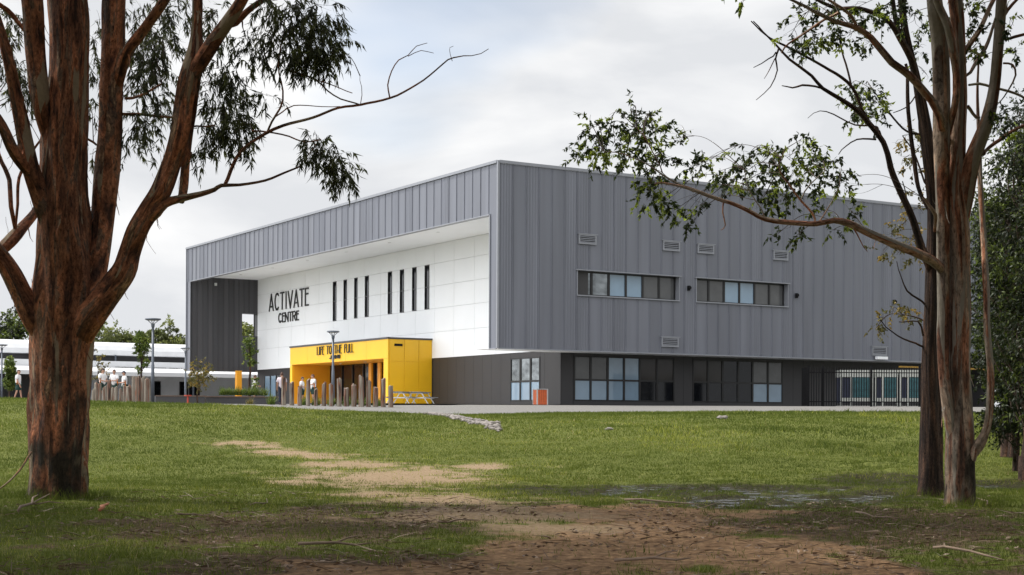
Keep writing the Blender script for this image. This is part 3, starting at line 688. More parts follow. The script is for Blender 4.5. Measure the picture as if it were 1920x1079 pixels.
# ------------------------------------------------------------------ classroom block behind, parallel to the right facade
CB = Vector((-35.8, 165, EYE+.73)); K = empty('classroom_block', CB, ANG, label='long low school block with stacked white roofs behind the lamp posts', cat='building')
mb = MB()   # barrel edge of the upper roof
prof = [(0, 5.75), (-.2, 5.8), (-.15, 6.3), (.25, 6.8), (.9, 7.1), (2.2, 7.25), (9, 7.3), (9, 5.75)]
i0 = len(mb.v)
for x in (-45, 40):
    for (y, z) in prof: mb.v.append((x, y, z))
n = len(prof)
for j in range(n): mb.f.append((j, (j+1) % n, n+(j+1) % n, n+j))
mb.build('upper_roof', M['roofw'], K)
mb = MB(); mb.box(-45, 40, .6, 9, 4.9, 5.74); mb.build('clerestory', M['dpanel'], K)
mb = MB(); mb.hexa([(-45, -4, 4.7), (40, -4, 4.7), (40, .5, 4.9), (-45, .5, 4.9), (-45, -4, 4.95), (40, -4, 4.95), (40, .5, 5.15), (-45, .5, 5.15)]); mb.box(-45, 40, -4.2, -4.01, 4.42, 5.0)
mb.build('lower_roof', M['roofw'], K)
mb = MB()
mb.hexa([(-45, -8, 3.5), (40, -8, 3.5), (40, -4.3, 4.15), (-45, -4.3, 4.15), (-45, -8, 3.7), (40, -8, 3.7), (40, -4.3, 4.34), (-45, -4.3, 4.34)]); mb.box(-45, 40, -8.2, -8.01, 3.38, 3.78)
mb.build('verandah_roof', M['roofw'], K)
for k in range(10): MB().box(-44+k*9, -43.85+k*9, -.4, -.25, 4.6, 5.8).build('strut', M['lamp'], K)
for k in range(12): MB().box(-44+k*7, -43.85+k*7, -7.9, -7.75, -.4, 3.37).build('verandah_post', M['lamp'], K)
MB().box(-45, -13, -3, 9, -.4, 4.4).build('dark_wall', M['dpanel'], K)
MB().box(-12.99, 40, -3.4, 9, -.4, 4.4).build('grey_wall', M['wallg'], K)
def x_k(px):
    r = (px-960)/F; ox, oy = CB.x+u.x*-3.4, CB.y+u.y*-3.4; return (r*oy-ox)/(v.x-r*v.y)
for k, (a, b) in enumerate(((x_k(282), x_k(300.5)), (x_k(336), x_k(352)), (x_k(354), x_k(374)))):
    fo = MB().box(a, b, -3.5, -3.405, 1.45, 3.0).build('window', M['frame'], K); MB().box(a+.1, b-.1, -3.53, -3.501, 1.55, 2.9).build('pane', M['clear'], fo)
MB().box(10, 30, -4.5, -3.41, -.3, 2.3).build('charcoal_wall', M['dpanel'], K)
# ------------------------------------------------------------------ things on the forecourt
def at(px, Y, dz=0):
    x = (px-960)/F*Y; return Vector((x, Y, tz(x, Y)+.03+dz))
def lamp(px, Y, top, label, hw=.42):
    p = at(px, Y); h = EYE+(yh(px)-top)/F*Y-p.z
    e = empty('street_lamp', p, 0, label=label, cat='street lamp', group='disc headed lamp posts on the forecourt')
    MB().tube([(0, 0, -.1), (0, 0, h*.45), (0, 0, h*.45+.02), (0, 0, h-.5)], [.095, .085, .07, .06], 12).build('pole', M['lamp'], e, smooth=True)
    MB().tube([(0, 0, h-.5), (0, 0, h-.42), (0, 0, h-.3)], [.065, .09, .10], 12).build('collar', M['lamp'], e)
    mb = MB()
    for k in range(4):
        a = k*math.pi/2+.5; mb.bar((.06*math.cos(a), .06*math.sin(a), h-.3), (hw*.7*math.cos(a), hw*.7*math.sin(a), h-.10), .03)
    mb.build('bracket', M['lamp'], e)
    mb = MB().tube([(0, 0, h-.11), (0, 0, h-.07), (0, 0, h-.02), (0, 0, h)], [hw*.8, hw, hw*.95, .15], 20); mb.build('lamp_head', M['lamp'], e)
    MB().tube([(0, 0, h-.13), (0, 0, h-.112)], hw*.6, 16).build('lens', M['lens'], e)
lamp(624, 88, 620.5, 'slim grey lamp post standing in front of the yellow portico', .38)
lamp(286, 78, 597, 'tallest lamp post, right of the leaning tree trunk and tall timber posts')
lamp(347.5, 118, 652, 'small distant lamp post beside the far left edge of the grey building')
lamp(3, 122, 646, 'lamp post at the left edge of the photo beside a narrow shrub', .45)
lamp(171.5, 122, 655, 'lamp post partly hidden just right of the big red trunk')
def posts():
    def mk(px, top, w, Y, label, group):
        p = at(px, Y); h = EYE+(yh(px)-top)/F*Y-p.z; r = w/2/F*Y
        mb = MB(); nn = 12; rnd = random.Random(int(px*7)); ph = rnd.random()*6
        pts = [(0, 0, -.2), (rnd.uniform(-.01, .01), 0, h*.4), (rnd.uniform(-.02, .02), 0, h-.02), (rnd.uniform(-.02, .02), 0, h)]
        mb.tube(pts, [r*1.05, r, r*.97, r*.8], nn)
        for i, q in enumerate(mb.v):
            a = math.atan2(q[1], q[0]); k = 1+.06*math.sin(3*a+ph)+.03*math.sin(7*a+ph*2); mb.v[i] = (q[0]*k, q[1]*k, q[2]+(.04*math.sin(a+ph) if q[2] > h-.05 else 0))
        o = mb.build('timber_post', M['post'], None); o.location = p
        tag(o, label, 'post', group)
    R1 = [(526, 433, 36), (587, 470, 34), (648, 498, 32), (709, 450, 32), (767, 520, 28), (828, 476, 34), (884, 487, 34), (943, 443, 36), (998, 512, 38), (1053, 488, 38), (1110, 425, 40), (1163, 458, 36), (1217, 506, 36), (1273, 442, 36), (1330, 496, 36)]
    ordn = ['first', 'second', 'third', 'fourth', 'fifth', 'sixth', 'seventh', 'eighth', 'ninth', 'tenth', 'eleventh', 'twelfth', 'thirteenth', 'fourteenth', 'fifteenth']
    for i, (x, t, w) in enumerate(R1):
        hgt = 'tall' if t < 460 else ('short' if t > 492 else 'middling')
        mk(400+x/4, 600+t/4, w/4, 80+.5*math.sin(i*1.7), '%s weathered timber post, %s from the left in the row before the yellow portico' % (hgt, ordn[i]), 'timber posts before the yellow portico')
    R2 = [(700, 765, 26), (722, 716, 26), (748, 722, 24), (782, 742, 30), (818, 700, 30), (845, 752, 22), (867, 748, 28), (905, 762, 24), (934, 735, 26), (957, 740, 26), (978, 735, 24), (1003, 665, 30), (1024, 668, 22), (1045, 664, 26), (1070, 672, 28), (1093, 686, 26), (1113, 684, 30)]
    on2 = ordn+['sixteenth', 'seventeenth']
    for i, (x, t, w) in enumerate(R2):
        hgt = 'tall' if t < 690 else ('short' if t > 738 else 'middling')
        mk(x/4, 540+t/4, w/4*1.05, 75.3+.8*((i*7) % 3), '%s weathered timber post, %s from the red trunk in the left cluster' % (hgt, on2[i]), 'timber posts clustered beside the lamp post')
posts()
# bin
p = at(1013, 92); e = empty('litter_bin', p, R(20), label='square bin with orange timber slats in front of the charcoal wall', cat='bin')
for sx, sy, ax in ((0, -1, 0), (0, 1, 0), (1, 0, 1), (-1, 0, 1)):
    mb = MB()
    for k in range(5):
        t = -.24+k*.12
        if ax == 0: mb.box(t-.05, t+.05, sy*.33-.015, sy*.33+.015, .06, .96)
        else: mb.box(sx*.33-.015, sx*.33+.015, t-.05, t+.05, .06, .96)
    mb.build('slatted_panel', M['orange'], e)
mb = MB()
for a in (-1, 1):
    for b in (-1, 1): mb.box(a*.33-.035, a*.33+.035, b*.33-.035, b*.33+.035, 0, .98)
mb.build('frame', M['steel'], e); MB().box(-.37, .37, -.37, .37, .985, 1.02).build('lid', M['steel'], e)
MB().box(-.36, .36, -.36, .36, -.08, .0).build('footing', M['conc'], e)
# picnic tables beside the portico
def table(px, Y, rz, label):
    p = at(px, Y); e = empty('picnic_table', p, rz, label=label, cat='table', group='picnic tables beside the yellow portico')
    MB().box(-.95, .95, -.38, .38, .73, .78).build('tabletop', M['lamp'], e, bevel=.01)
    for s in (-1, 1): MB().box(-.95, .95, s*.72-.14, s*.72+.14, .43, .47).build('bench_seat', M['lamp'], e, bevel=.01)
    for sx in (-.6, .6):
        m = MB()
        m.bar((sx, -.72, .42), (sx, .72, .42), .05)
        m.bar((sx, -.30, .72), (sx, -.75, 0), .05); m.bar((sx, .30, .72), (sx, .75, 0), .05); m.bar((sx, -.3, .70), (sx, .3, .70), .05)
        m.build('a_frame_leg', M['steel'], e)
table(752, 90, R(75), 'picnic table with pale angled legs nearer the timber posts')
table(787, 90.5, R(75), 'picnic table with pale angled legs nearest the charcoal wall')
# planters
def planter(px0, px1, Y, top, label, h=None):
    a = at(px0, Y); b = at(px1, Y); z = max(a.z, b.z); zt_ = EYE+(yh(px0)-top)/F*Y
    e = empty('planter_wall', a, 0, label=label, cat='planter wall')
    L = b.x-a.x
    MB().box(0, L, 0, 1.6, -.6, zt_-a.z-.07).build('wall', M['dpanel'], e)
    MB().box(-.04, L+.04, -.05, .42, zt_-a.z-.065, zt_-a.z).build('timber_capping', M['cap'], e)
    return e
planter(386, 527, 84, 743, 'long charcoal planter wall holding strappy plants left of the portico')
planter(292, 384, 86, 741.5, 'low charcoal seat wall with brown timber top beside the lamp posts')
p = at(352, 82); e = empty('red_stool', p, 0, label='small red pedestal stool in front of the low seat wall', cat='stool')
MB().tube([(0, 0, 0), (0, 0, .03)], .16, 12).build('foot', M['red'], e); MB().tube([(0, 0, .03), (0, 0, .40)], .05, 8).build('pedestal', M['red'], e); MB().tube([(0, 0, .40), (0, 0, .46)], .2, 12).build('seat', M['red'], e)
# ------------------------------------------------------------------ palisade fence and plant units
def fence():
    a = at(1514, 93); b = at(1760, 93); base = a.z; e = empty('palisade_fence', a, 0, label='black palisade security fence enclosing the cream plant units', cat='fence')
    L = b.x-a.x; h = EYE+(yh(1514)-689)/F*93-base
    mb = MB(); n = int(L/.155)
    for k in range(n):
        x = .08+k*.155; mb.box(x-.025, x+.025, -.02, .01, .08, h-.08); mb.hexa([(x-.025, -.02, h-.08), (x+.025, -.02, h-.08), (x+.025, .01, h-.08), (x-.025, .01, h-.08), (x-.003, -.02, h+.03), (x+.003, -.02, h+.03), (x+.003, .01, h+.03), (x-.003, .01, h+.03)])
    mb.build('pales', M['black'], e)
    for z in (.3, h-.35): MB().box(0, L, .012, .06, z, z+.06).build('rail', M['black'], e)
    for x in (0, .9, 3.9, 6.9): MB().box(x, x+.13, .065, .19, -.3, h+.12).build('post', M['black'], e)
    # return leg running back to the building
    mb = MB()
    for k in range(1, 12): mb.box(-.02, .01, .1+k*.155-.025, .1+k*.155+.025, .08, h)
    mb.build('side_pales', M['black'], e)
fence()
for i, (pa, pb_) in enumerate(((1576, 1637), (1641, 1683), (1687, 1735))):
    Y = 96; a = at(pa, Y); b = at(pb_, Y); W_ = b.x-a.x; h = EYE+(yh(pa)-694)/F*Y-a.z
    e = empty('plant_unit', a, 0, label=['cream plant unit with teal coils, nearest the left end of the black fence', 'middle cream plant unit with teal coils behind the black fence', 'cream plant unit with teal coils closest to the dark rough trunk'][i], cat='plant unit', group='cream cooling units behind the fence')
    mb = MB(); q = .09
    mb.box(0, W_, 0, 1.5, h-.45, h); 
    for x in (0, W_*.33-q/2, W_-q): mb.box(x, x+q, 0, q, .05, h-.452)
    mb.box(q, W_-q, .01, .1, .35, .62)
    mb.build('casing', M['cream'], e); MB().box(q*.5, W_*.33, .11, 1.4, .3, h-.5).build('dark_bay', M['navy'], e)
    mb = MB(); mb.box(W_*.33+q, W_-q, .05, .09, .64, h-.46)
    for k in range(9): zz = .66+k*(h-1.2)/9; mb.box(W_*.33+q, W_-q, .03, .049, zz, zz+.05)
    mb.build('coil', M['teal'], e)
    MB().box(0, W_, .1, 1.4, -.2, .12).build('plinth', M['conc'], e)
# ------------------------------------------------------------------ leaves
def leaf_mesh(P, D, Lh, Wd, bend=.15):
    """P base points, D unit directions, lengths, widths -> verts, faces: folded and curved blades"""
    n = len(P); rv = RNG.normal(size=(n, 3)); S = np.cross(D, rv); S /= np.linalg.norm(S, axis=1)[:, None]+1e-9
    Nn = np.cross(D, S); Lh = Lh[:, None]; Wd = Wd[:, None]
    m1 = P+D*Lh*.35+Nn*Lh*bend*.6; tip = P+D*Lh+Nn*Lh*bend*.2
    V = np.stack([P, m1+S*Wd*.5, tip, m1-S*Wd*.5, m1+Nn*Wd*.2], 1).reshape(-1, 3)
    i = np.arange(n)*5
    Fc = np.concatenate([np.stack([i, i+1, i+4], 1), np.stack([i+1, i+2, i+4], 1), np.stack([i+2, i+3, i+4], 1), np.stack([i+3, i, i+4], 1)])
    return V, Fc
class Leaves:
    def __init__(s): s.P = []; s.D = []; s.L = []; s.W = []; s.T = []
    def add(s, P, D, L, Wd, T): s.P.append(P); s.D.append(D); s.L.append(L); s.W.append(Wd); s.T.append(T)
    def build(s, name, m, parent):
        P = np.concatenate(s.P); D = np.concatenate(s.D); V, Fc = leaf_mesh(P, D, np.concatenate(s.L), np.concatenate(s.W))
        T = np.repeat(np.concatenate(s.T), 5); loc = np.array(parent.location) if parent else 0
        return fast(name, V-loc, Fc, m, parent, dict(tone=T))
def sprigs(LV, TW, c, rad, n, leaf=(.16, .028), per=11, droop=.8, slen=.4, tone=(.2, .8)):
    """n sprigs inside ellipsoid c, rad; leaves along each; TW collects twig polylines"""
    c = np.array(c, float); rad = np.array(rad, float)
    for _ in range(n):
        d = RNG.normal(size=3); d /= np.linalg.norm(d); p = c+d*rad*RNG.random()**.5
        dr = d*.8+RNG.normal(size=3)*.4; dr[2] -= droop*.5; dr /= np.linalg.norm(dr)
        q = [p]; st = slen*RNG.uniform(.6, 1.2)/4
        for k in range(4): dr = dr+np.array([0, 0, -droop*.28]); dr /= np.linalg.norm(dr); q.append(q[-1]+dr*st)
        TW.append((q, .004))
        m = int(per*RNG.uniform(.6, 1.3)); t = RNG.random(m)*3.99; k = t.astype(int); f = (t-k)[:, None]; q = np.array(q)
        P = q[k]*(1-f)+q[k+1]*f
        D = RNG.normal(size=(m, 3))*.55+(q[k+1]-q[k])/st*.5; D[:, 2] -= droop; D /= np.linalg.norm(D, axis=1)[:, None]
        LV.add(P, D, leaf[0]*RNG.uniform(.6, 1.25, m), leaf[1]*RNG.uniform(.7, 1.3, m), np.clip(RNG.uniform(tone[0], tone[1])+RNG.normal(size=m)*.15, 0, 1))
def crom(pts, step):
    P = [np.array(p, float) for p in pts]; P = [2*P[0]-P[1]]+P+[2*P[-1]-P[-2]]; out = []
    for i in range(1, len(P)-2):
        n = max(2, int(np.linalg.norm(P[i+1][:3]-P[i][:3])/step))
        for k in range(n):
            t = k/n; a, b, c, d = P[i-1:i+3]
            out.append(.5*((2*b)+(-a+c)*t+(2*a-5*b+4*c-d)*t*t+(-a+3*b-3*c+d)*t**3))
    out.append(P[-2]); return np.array(out)
def limb_mesh(acc, pts, seed=0, rough=.05, char=None):
    """pts rows (x,y,z,r) smoothed"""
    rmax = pts[:, 3].max(); n = 6 if rmax < .03 else (10 if rmax < .10 else 28 if rmax < .3 else 44)
    m = len(pts); rs = np.random.default_rng(seed); th = np.arange(n+1)/n*2*math.pi
    T = np.gradient(pts[:, :3], axis=0); T /= np.linalg.norm(T, axis=1)[:, None]+1e-9
    Uu = np.cross(T, [0, 1, 0]); Uu /= np.linalg.norm(Uu, axis=1)[:, None]+1e-9; Wv = np.cross(T, Uu)
    ln = np.concatenate([[0], np.cumsum(np.linalg.norm(np.diff(pts[:, :3], axis=0), axis=1))])
    off = rs.uniform(0, 40)
    bump = np.zeros((m, n+1))
    for k, a in ((2, .5), (3, .6), (5, .45), (8, .4), (13, .35)):
        ph = rs.uniform(0, 6); bump += a*np.sin(k*th[None]+ph+2.2*np.interp(ln, np.arange(0, 60, .7), rs.uniform(-1, 1, 86))[:, None])
    if n >= 28: bump += 1.1*(vnoise(np.cos(th)[None]*5+off, ln[:, None]*1.3+np.sin(th)[None]*5)-.5)*2
    Rr = pts[:, 3][:, None]*(1+rough*bump)
    # seam turned away from the camera
    ang = th[None]+math.pi/2
    V = pts[:, None, :3]+(Uu[:, None]*np.cos(ang)[..., None]+Wv[:, None]*np.sin(ang)[..., None])*Rr[..., None]
    uv = np.stack([np.broadcast_to(th[None]*max(rmax*.8, .02), (m, n+1)), np.broadcast_to(ln[:, None]+off, (m, n+1))], -1)
    i0 = sum(len(a) for a in acc['v'])
    acc['v'].append(V.reshape(-1, 3)); acc['uv'].append(uv.reshape(-1, 2))
    z = V[..., 2]; ch = (np.clip(1.0-(z-.2)/3.6, 0, 1)*.30) if char else np.zeros_like(z); acc['c'].append(np.broadcast_to(ch, z.shape).ravel())
    i = np.arange((m-1)*n); r = i//n; q = i % n; a = i0+r*(n+1)+q
    acc['f'].append(np.stack([a, a+1, a+n+2, a+n+1], 1))
def twig_mesh(name, TW, m, parent):
    Vs = []; Fs = []; i0 = 0; loc = np.array(parent.location)
    for q, r in TW:
        q = np.array(q)[:, :3]; k = len(q); rr = np.linspace(r, r*.4, k)
        a = np.array([[1, 0, 0], [-.5, .87, .0], [-.5, -.5, .7]])
        V = (q[:, None]+a[None]*rr[:, None, None]).reshape(-1, 3)-loc; Vs.append(V)
        j = np.arange((k-1)*3); b = i0+(j//3)*3+j % 3; b2 = i0+(j//3)*3+(j+1) % 3
        Fs.append(np.stack([b, b2, b2+3, b+3], 1)); i0 += len(V)
    return fast(name, np.concatenate(Vs), np.concatenate(Fs), m, parent)
def big_tree(name, label, Y0, base, limbs, clumps, barkm, leafm, leafspec, extra_up=None, twm=None, rough=.05, shreds=0):
    """limbs: lists of (px, py, widthpx, depth offset m); clumps: (px, py, rx, ry, n[, dY])"""
    bx = (base[0]-960)/F*Y0; bz = tz(bx, Y0)
    e = empty(name, (bx, Y0, bz), 0, label=label, cat='tree')
    acc = dict(v=[], uv=[], c=[], f=[]); TW = []; samples = []
    def W3(px, py, dY):
        Y = Y0+dY; return [(px-960)/F*Y, Y, EYE-(py-yh(px))/F*Y]
    for li, L in enumerate(limbs):
        P = []; kk = .5 if (li == 0 or max(q[2] for q in L) < 8) else .455
        for q in L:
            w = W3(q[0], q[1], q[3] if len(q) > 3 else 0); P.append(w+[q[2]*kk/F*Y0])
        wmax = max(q[2] for q in L)
        if wmax < 14:      # kinked dead twigs and small branches
            pass
        if li and wmax >= 5:      # root each limb inside the wood it grows from
            SA0 = np.concatenate(samples); dd = np.hypot(SA0[:, 0]-P[0][0], SA0[:, 2]-P[0][2]); j = dd.argmin()
            if dd[j] < SA0[j, 3]*1.6:
                P[0] = [P[0][0], SA0[j, 1], P[0][2], P[0][3]*.75]
        S = crom(P, .12 if wmax < 60 else .09)
        S[:, 3] = np.maximum(S[:, 3], .004)
        if wmax < 25:
            k = len(S); jit = np.stack([np.interp(np.arange(k), np.arange(0, k+6, 4), RNG.normal(size=len(np.arange(0, k+6, 4)))) for _ in range(3)], 1)
            S[1:-1, :3] += jit[1:-1]*.018
        limb_mesh(acc, S, li+len(name), rough if wmax > 20 else .03, char=(li == 0)); samples.append(S)
    loc = np.array(e.location)
    fast('trunk', np.concatenate(acc['v'])-loc, np.concatenate(acc['f']), barkm, e, dict(char=np.concatenate(acc['c'])), uv=np.concatenate(acc['uv']), smooth=True)
    SA = np.concatenate(samples); LV = Leaves()
    if shreds:
        V = []; Fc = []; th_ = SA[SA[:, 3] > .05]; th_ = th_[th_[:, 2] < 10.5]
        for k in range(shreds):
            q = th_[RNG.integers(len(th_))]; a = RNG.uniform(-math.pi, 0)+(.0 if RNG.random() < .5 else 0); a = RNG.choice([-.15, math.pi+.15, a]) if RNG.random() < .7 else a
            o = np.array([math.cos(a), math.sin(a), 0]); b = q[:3]+o*q[3]*.97; L = RNG.uniform(.12, .55); wd = RNG.uniform(.008, .028); up = -1 if RNG.random() < .75 else 1
            sd_ = np.array([-o[1], o[0], 0]); curl = RNG.uniform(.08, .45); i0_ = len(V)
            for t_ in (0, .33, .66, 1):
                c_ = b+o*L*curl*t_**1.6+np.array([RNG.normal()*.01, 0, up*L*t_*(1-.2*t_)])
                V += [c_-sd_*wd*(1-.7*t_)-o*.003, c_+sd_*wd*(1-.7*t_)+o*.002]
            for t_ in range(3): Fc.append([i0_+2*t_, i0_+2*t_+1, i0_+2*t_+3, i0_+2*t_+2])
        V = np.array(V); fast('bark_strips', V-loc, np.array(Fc), barkm, e, uv=V[:, [0, 2]])
    for c in clumps:
        dY = c[5] if len(c) > 5 else RNG.uniform(-.8, .8)
        ctr = np.array(W3(c[0], c[1], dY)); sx = c[2]/F*Y0; sz = c[3]/F*Y0
        thin = SA[SA[:, 3] < .10]; d = np.linalg.norm(thin[:, :3]-ctr, axis=1)+np.maximum(thin[:, 2]-ctr[2], 0)*.3; a = thin[d.argmin()][:3]
        mid = (a+ctr)/2+np.array([0, 0, .12*np.linalg.norm(a-ctr)])+RNG.normal(size=3)*.06
        q = crom([a, mid, ctr], .1); TW.append((q, .013))
        for k in range(max(3, c[4]//3)):
            t = ctr+RNG.normal(size=3)*np.array([sx, min(sx, .6), sz])*.5; f = q[RNG.integers(len(q)//2, len(q))]
            TW.append((crom([f, (f+t)/2+RNG.normal(size=3)*.05, t], .1), .006))
        sprigs(LV, TW, ctr, (sx, min(max(sx, sz), .7), sz), c[4], **leafspec)
    if extra_up:
        TL = Leaves()
        for (x, y, z, rx, ry, rz, n) in extra_up:
            ctr = np.array([x, y, z]); HI = SA[(SA[:, 2] > 9.9) & (SA[:, 3] > .04)]; d = np.linalg.norm(HI[:, :3]-ctr, axis=1); a = HI[d.argmin()][:3]
            TW.append((crom([a, (a+ctr)/2+[0, 0, .3], ctr], .3), .05))
            sp = dict(leafspec); sp['leaf'] = (leafspec['leaf'][0]*1.5, leafspec['leaf'][1]*2.2); sprigs(LV, TW, ctr, (rx, ry, rz), n, **sp)
    LV.build('crown', leafm, e)
    twig_mesh('twigs', TW, twm or M['twig'], e)
    return e
UP = -140
left_limbs = [
 [(106, 975, 165, 0), (106, 948, 126, 0), (106, 925, 110, 0), (108, 900, 107, 0), (111, 800, 110, 0), (113, 700, 110, 0), (116, 640, 114, 0), (120, 590, 122, 0), (122, 540, 118, 0), (120, 480, 104, -.1), (117, 400, 92, -.2), (117, 330, 85, -.2), (119, 250, 80, -.2), (126, 125, 72, -.2), (123, 0, 70, -.2), (118, -120, 58, -.3), (100, -300, 40, -.6), (90, -480, 20, -1)],
 [(88, 270, 30, -.3), (76, 200, 36, -.5), (64, 100, 38, -.6), (57, 0, 40, -.8), (45, -100, 34, -1), (10, -260, 24, -1.6)],
 [(140, 640, 40, .0), (160, 590, 52, -.1), (175, 520, 50, 0), (188, 436, 47, .15), (195, 361, 52, .2), (202, 270, 50, .2), (205, 180, 48, .2), (208, 100, 46, .2), (211, 0, 49, .2), (215, -120, 42, .3), (230, -300, 30, .5), (240, -450, 16, .6)],
 [(212, 160, 26, .0), (235, 100, 23, -.2), (270, 50, 20, -.4), (305, 0, 18, -.6), (345, -70, 14, -.9)],
 [(135, 650, 60, -.2), (165, 600, 56, -.3), (205, 548, 50, -.4), (230, 510, 47, -.5), (240, 475, 42, -.5), (254, 436, 42, -.6), (276, 398, 40, -.6), (299, 361, 40, -.7), (318, 310, 38, -.7), (335, 250, 38, -.8), (342, 200, 38, -.8), (350, 150, 38, -.9), (362, 100, 30, -.9), (366, 50, 20, -.9), (367, 0, 19, -1), (364, -80, 15, -1)],
 [(352, 150, 32, -.9), (376, 112, 30, -1), (400, 76, 27, -1.1), (425, 40, 24, -1.3), (450, 0, 22, -1.4), (480, -60, 18, -1.5)],
 [(425, 50, 14, -1.2), (440, 42, 14, -1.2), (462, 22, 12, -1.2), (485, 5, 11, -1.2), (520, -12, 9, -1.2), (570, -25, 6, -1)],
 [(336, 378, 16, -.6), (341, 350, 18, -.5), (345, 300, 17, -.5), (352, 240, 15, -.5), (362, 180, 14, -.6), (374, 125, 12, -.8)],
 [(276, 415, 24, -.6), (290, 398, 25, -.7), (308, 381, 20, -.7), (345, 371, 14, -.7), (375, 364, 11, -.8), (400, 356, 9, -.8), (413, 348, 8, -.8), (447, 347, 6, -.8), (495, 339, 5, -.8), (530, 325, 4, -.8), (562, 312, 3, -.8)],
 [(420, 346, 7, -.8), (430, 320, 7, -.8), (450, 287, 6.5, -.8), (480, 262, 6, -.8), (500, 248, 6, -.8), (530, 233, 5.5, -.8), (583, 220, 5, -.8), (630, 202, 4.5, -.8), (673, 197, 4.5, -.8), (730, 182, 4, -.8), (790, 152, 3, -.8), (847, 113, 2.4, -.8), (880, 105, 1.6, -.8), (913, 92, 1.2, -.8)],
 [(498, 250, 4, -.8), (507, 227, 4, -.8), (528, 187, 3.5, -.9), (527, 153, 3, -.9), (522, 120, 3, -.9), (530, 60, 3, -.9)],
 [(728, 183, 3, -.8), (725, 163, 2.6, -.8), (733, 135, 2.2, -.8), (745, 115, 2, -.8), (762, 106, 1.6, -.8), (775, 88, 1.4, -.8), (798, 81, 1, -.8)],
 [(762, 106, 1.5, -.8), (785, 94, 1.3, -.8), (810, 100, 1, -.8)], [(845, 115, 1.4, -.8), (843, 95, 1, -.8), (847, 87, .8, -.8)],
 [(540, 133, 4, -.8), (587, 150, 3.4, -.8), (610, 170, 3, -.8), (633, 183, 2.8, -.8), (673, 197, 3, -.8)], [(587, 150, 2.6, -.8), (620, 160, 2, -.8), (658, 175, 1.6, -.8)],
 [(510, 222, 2.6, -.8), (548, 197, 2, -.8), (600, 199, 1.6, -.8), (635, 200, 1.4, -.8)], [(673, 197, 1.6, -.8), (676, 165, 1.2, -.8), (672, 143, .8, -.8)],
 [(470, 246, 3.6, -.8), (510, 250, 3.2, -.8), (540, 256, 3, -.8), (568, 266, 2.6, -.8), (600, 262, 2.4, -.8)], [(558, 313, 2, -.8), (575, 290, 2, -.8), (590, 270, 2, -.8)],
 [(98, 440, 40, -.2), (90, 405, 44, -.4), (72, 360, 38, -.5), (57, 320, 34, -.6), (45, 265, 30, -.6), (30, 190, 26, -.7), (10, 100, 22, -.9), (-15, 20, 18, -1), (-60, -120, 12, -1.2)],
 [(60, 335, 28, -.6), (25, 288, 24, -.9), (0, 235, 20, -1.1), (-35, 180, 16, -1.3), (-90, 60, 10, -1.6)],
 [(85, 640, 50, -.1), (62, 598, 50, -.2), (42, 558, 42, -.3), (22, 518, 38, -.4), (2, 485, 34, -.5), (-25, 450, 30, -.6), (-70, 380, 24, -.8), (-120, 240, 16, -1)],
 [(-5, 480, 30, -.4), (18, 452, 27, -.2), (42, 425, 22, .2), (66, 396, 18, .5), (80, 360, 12, .7)],
 [(24, 440, 10, -.2), (21, 385, 9, -.1), (12, 330, 9, .1), (-2, 290, 8, .2), (-20, 200, 6, .3)], [(26, 440, 6, 0), (34, 350, 6, .1), (50, 300, 5, .3), (72, 265, 4, .5)],
 [(60, 848, 4, -.6), (42, 878, 3.4, -.9), (18, 902, 3, -1.2), (-14, 926, 2.4, -1.4)],
 [(45, 60, 9, -.6), (20, 28, 10, -.7), (-5, 8, 10, -.8), (-60, -20, 8, -1)],
 [(232, 218, 7, .4), (265, 214, 6, .5), (300, 219, 5, .6), (330, 222, 4, .7)], [(232, 185, 6, .3), (262, 178, 5, .4), (300, 158, 4, .5)],
 [(162, 262, 5, .2), (172, 268, 5, .3), (178, 272, 4, .3)], [(355, 236, 5, -.6), (385, 240, 3, -.7), (400, 236, 2, -.7)],
]
left_cl = [(268, 25, 55, 35, 34, 1.2), (300, 70, 50, 40, 32, 1), (262, 95, 45, 40, 34, .8), (290, 135, 45, 35, 30, .9), (262, 165, 35, 30, 24, .6), (265, 230, 40, 30, 24, .5), (250, 262, 32, 20, 12, .6), (305, 190, 30, 30, 14, .8),
 (405, 40, 35, 40, 20, -.2), (420, 125, 40, 30, 26, -.4), (415, 170, 42, 35, 34, -.3), (430, 215, 42, 30, 34, -.4), (400, 250, 32, 28, 22, -.5), (432, 262, 28, 26, 16, -.6), (388, 290, 18, 20, 8, -.7), (455, 235, 20, 30, 12, -.7),
 (480, 95, 40, 30, 22, -1), (520, 75, 45, 40, 34, -1), (555, 45, 50, 35, 36, -1), (595, 65, 40, 40, 34, -1), (570, 100, 45, 30, 30, -1), (610, 105, 28, 35, 20, -.9), (628, 85, 16, 40, 10, -.9), (530, 20, 55, 25, 30, -1), (600, 15, 45, 25, 24, -1), (540, 118, 25, 18, 12, -.8),
 (588, 262, 22, 16, 12, -.8), (610, 282, 30, 22, 22, -.8), (632, 305, 26, 28, 20, -.8), (645, 325, 20, 22, 10, -.8), (572, 285, 10, 16, 5, -.8), (498, 180, 12, 14, 6, -.8),
 (15, 35, 30, 30, 16, .4), (8, 90, 22, 30, 12, .6), (32, 130, 22, 25, 16, .6), (35, 175, 20, 25, 14, .5), (50, 220, 10, 20, 5, .4), (172, 60, 12, 40, 9, .9), (172, 120, 12, 30, 8, .9), (168, 200, 10, 30, 5, .8), (168, 290, 8, 25, 3, .8), (340, 20, 40, 25, 16, .6)]
leafE = dict(leaf=(.175, .027), per=19, droop=.95, slen=.38, tone=(.15, .85))
left_up = []
for _ in range(46):
    a = RNG.uniform(0, 6.28); r = 5.6*RNG.random()**.5
    left_up.append((-8.2+r*math.cos(a)*1.15, 26.5+r*math.sin(a)*1.0, RNG.uniform(11.6, 15.5), 1.0, 1.0, .7, 42))
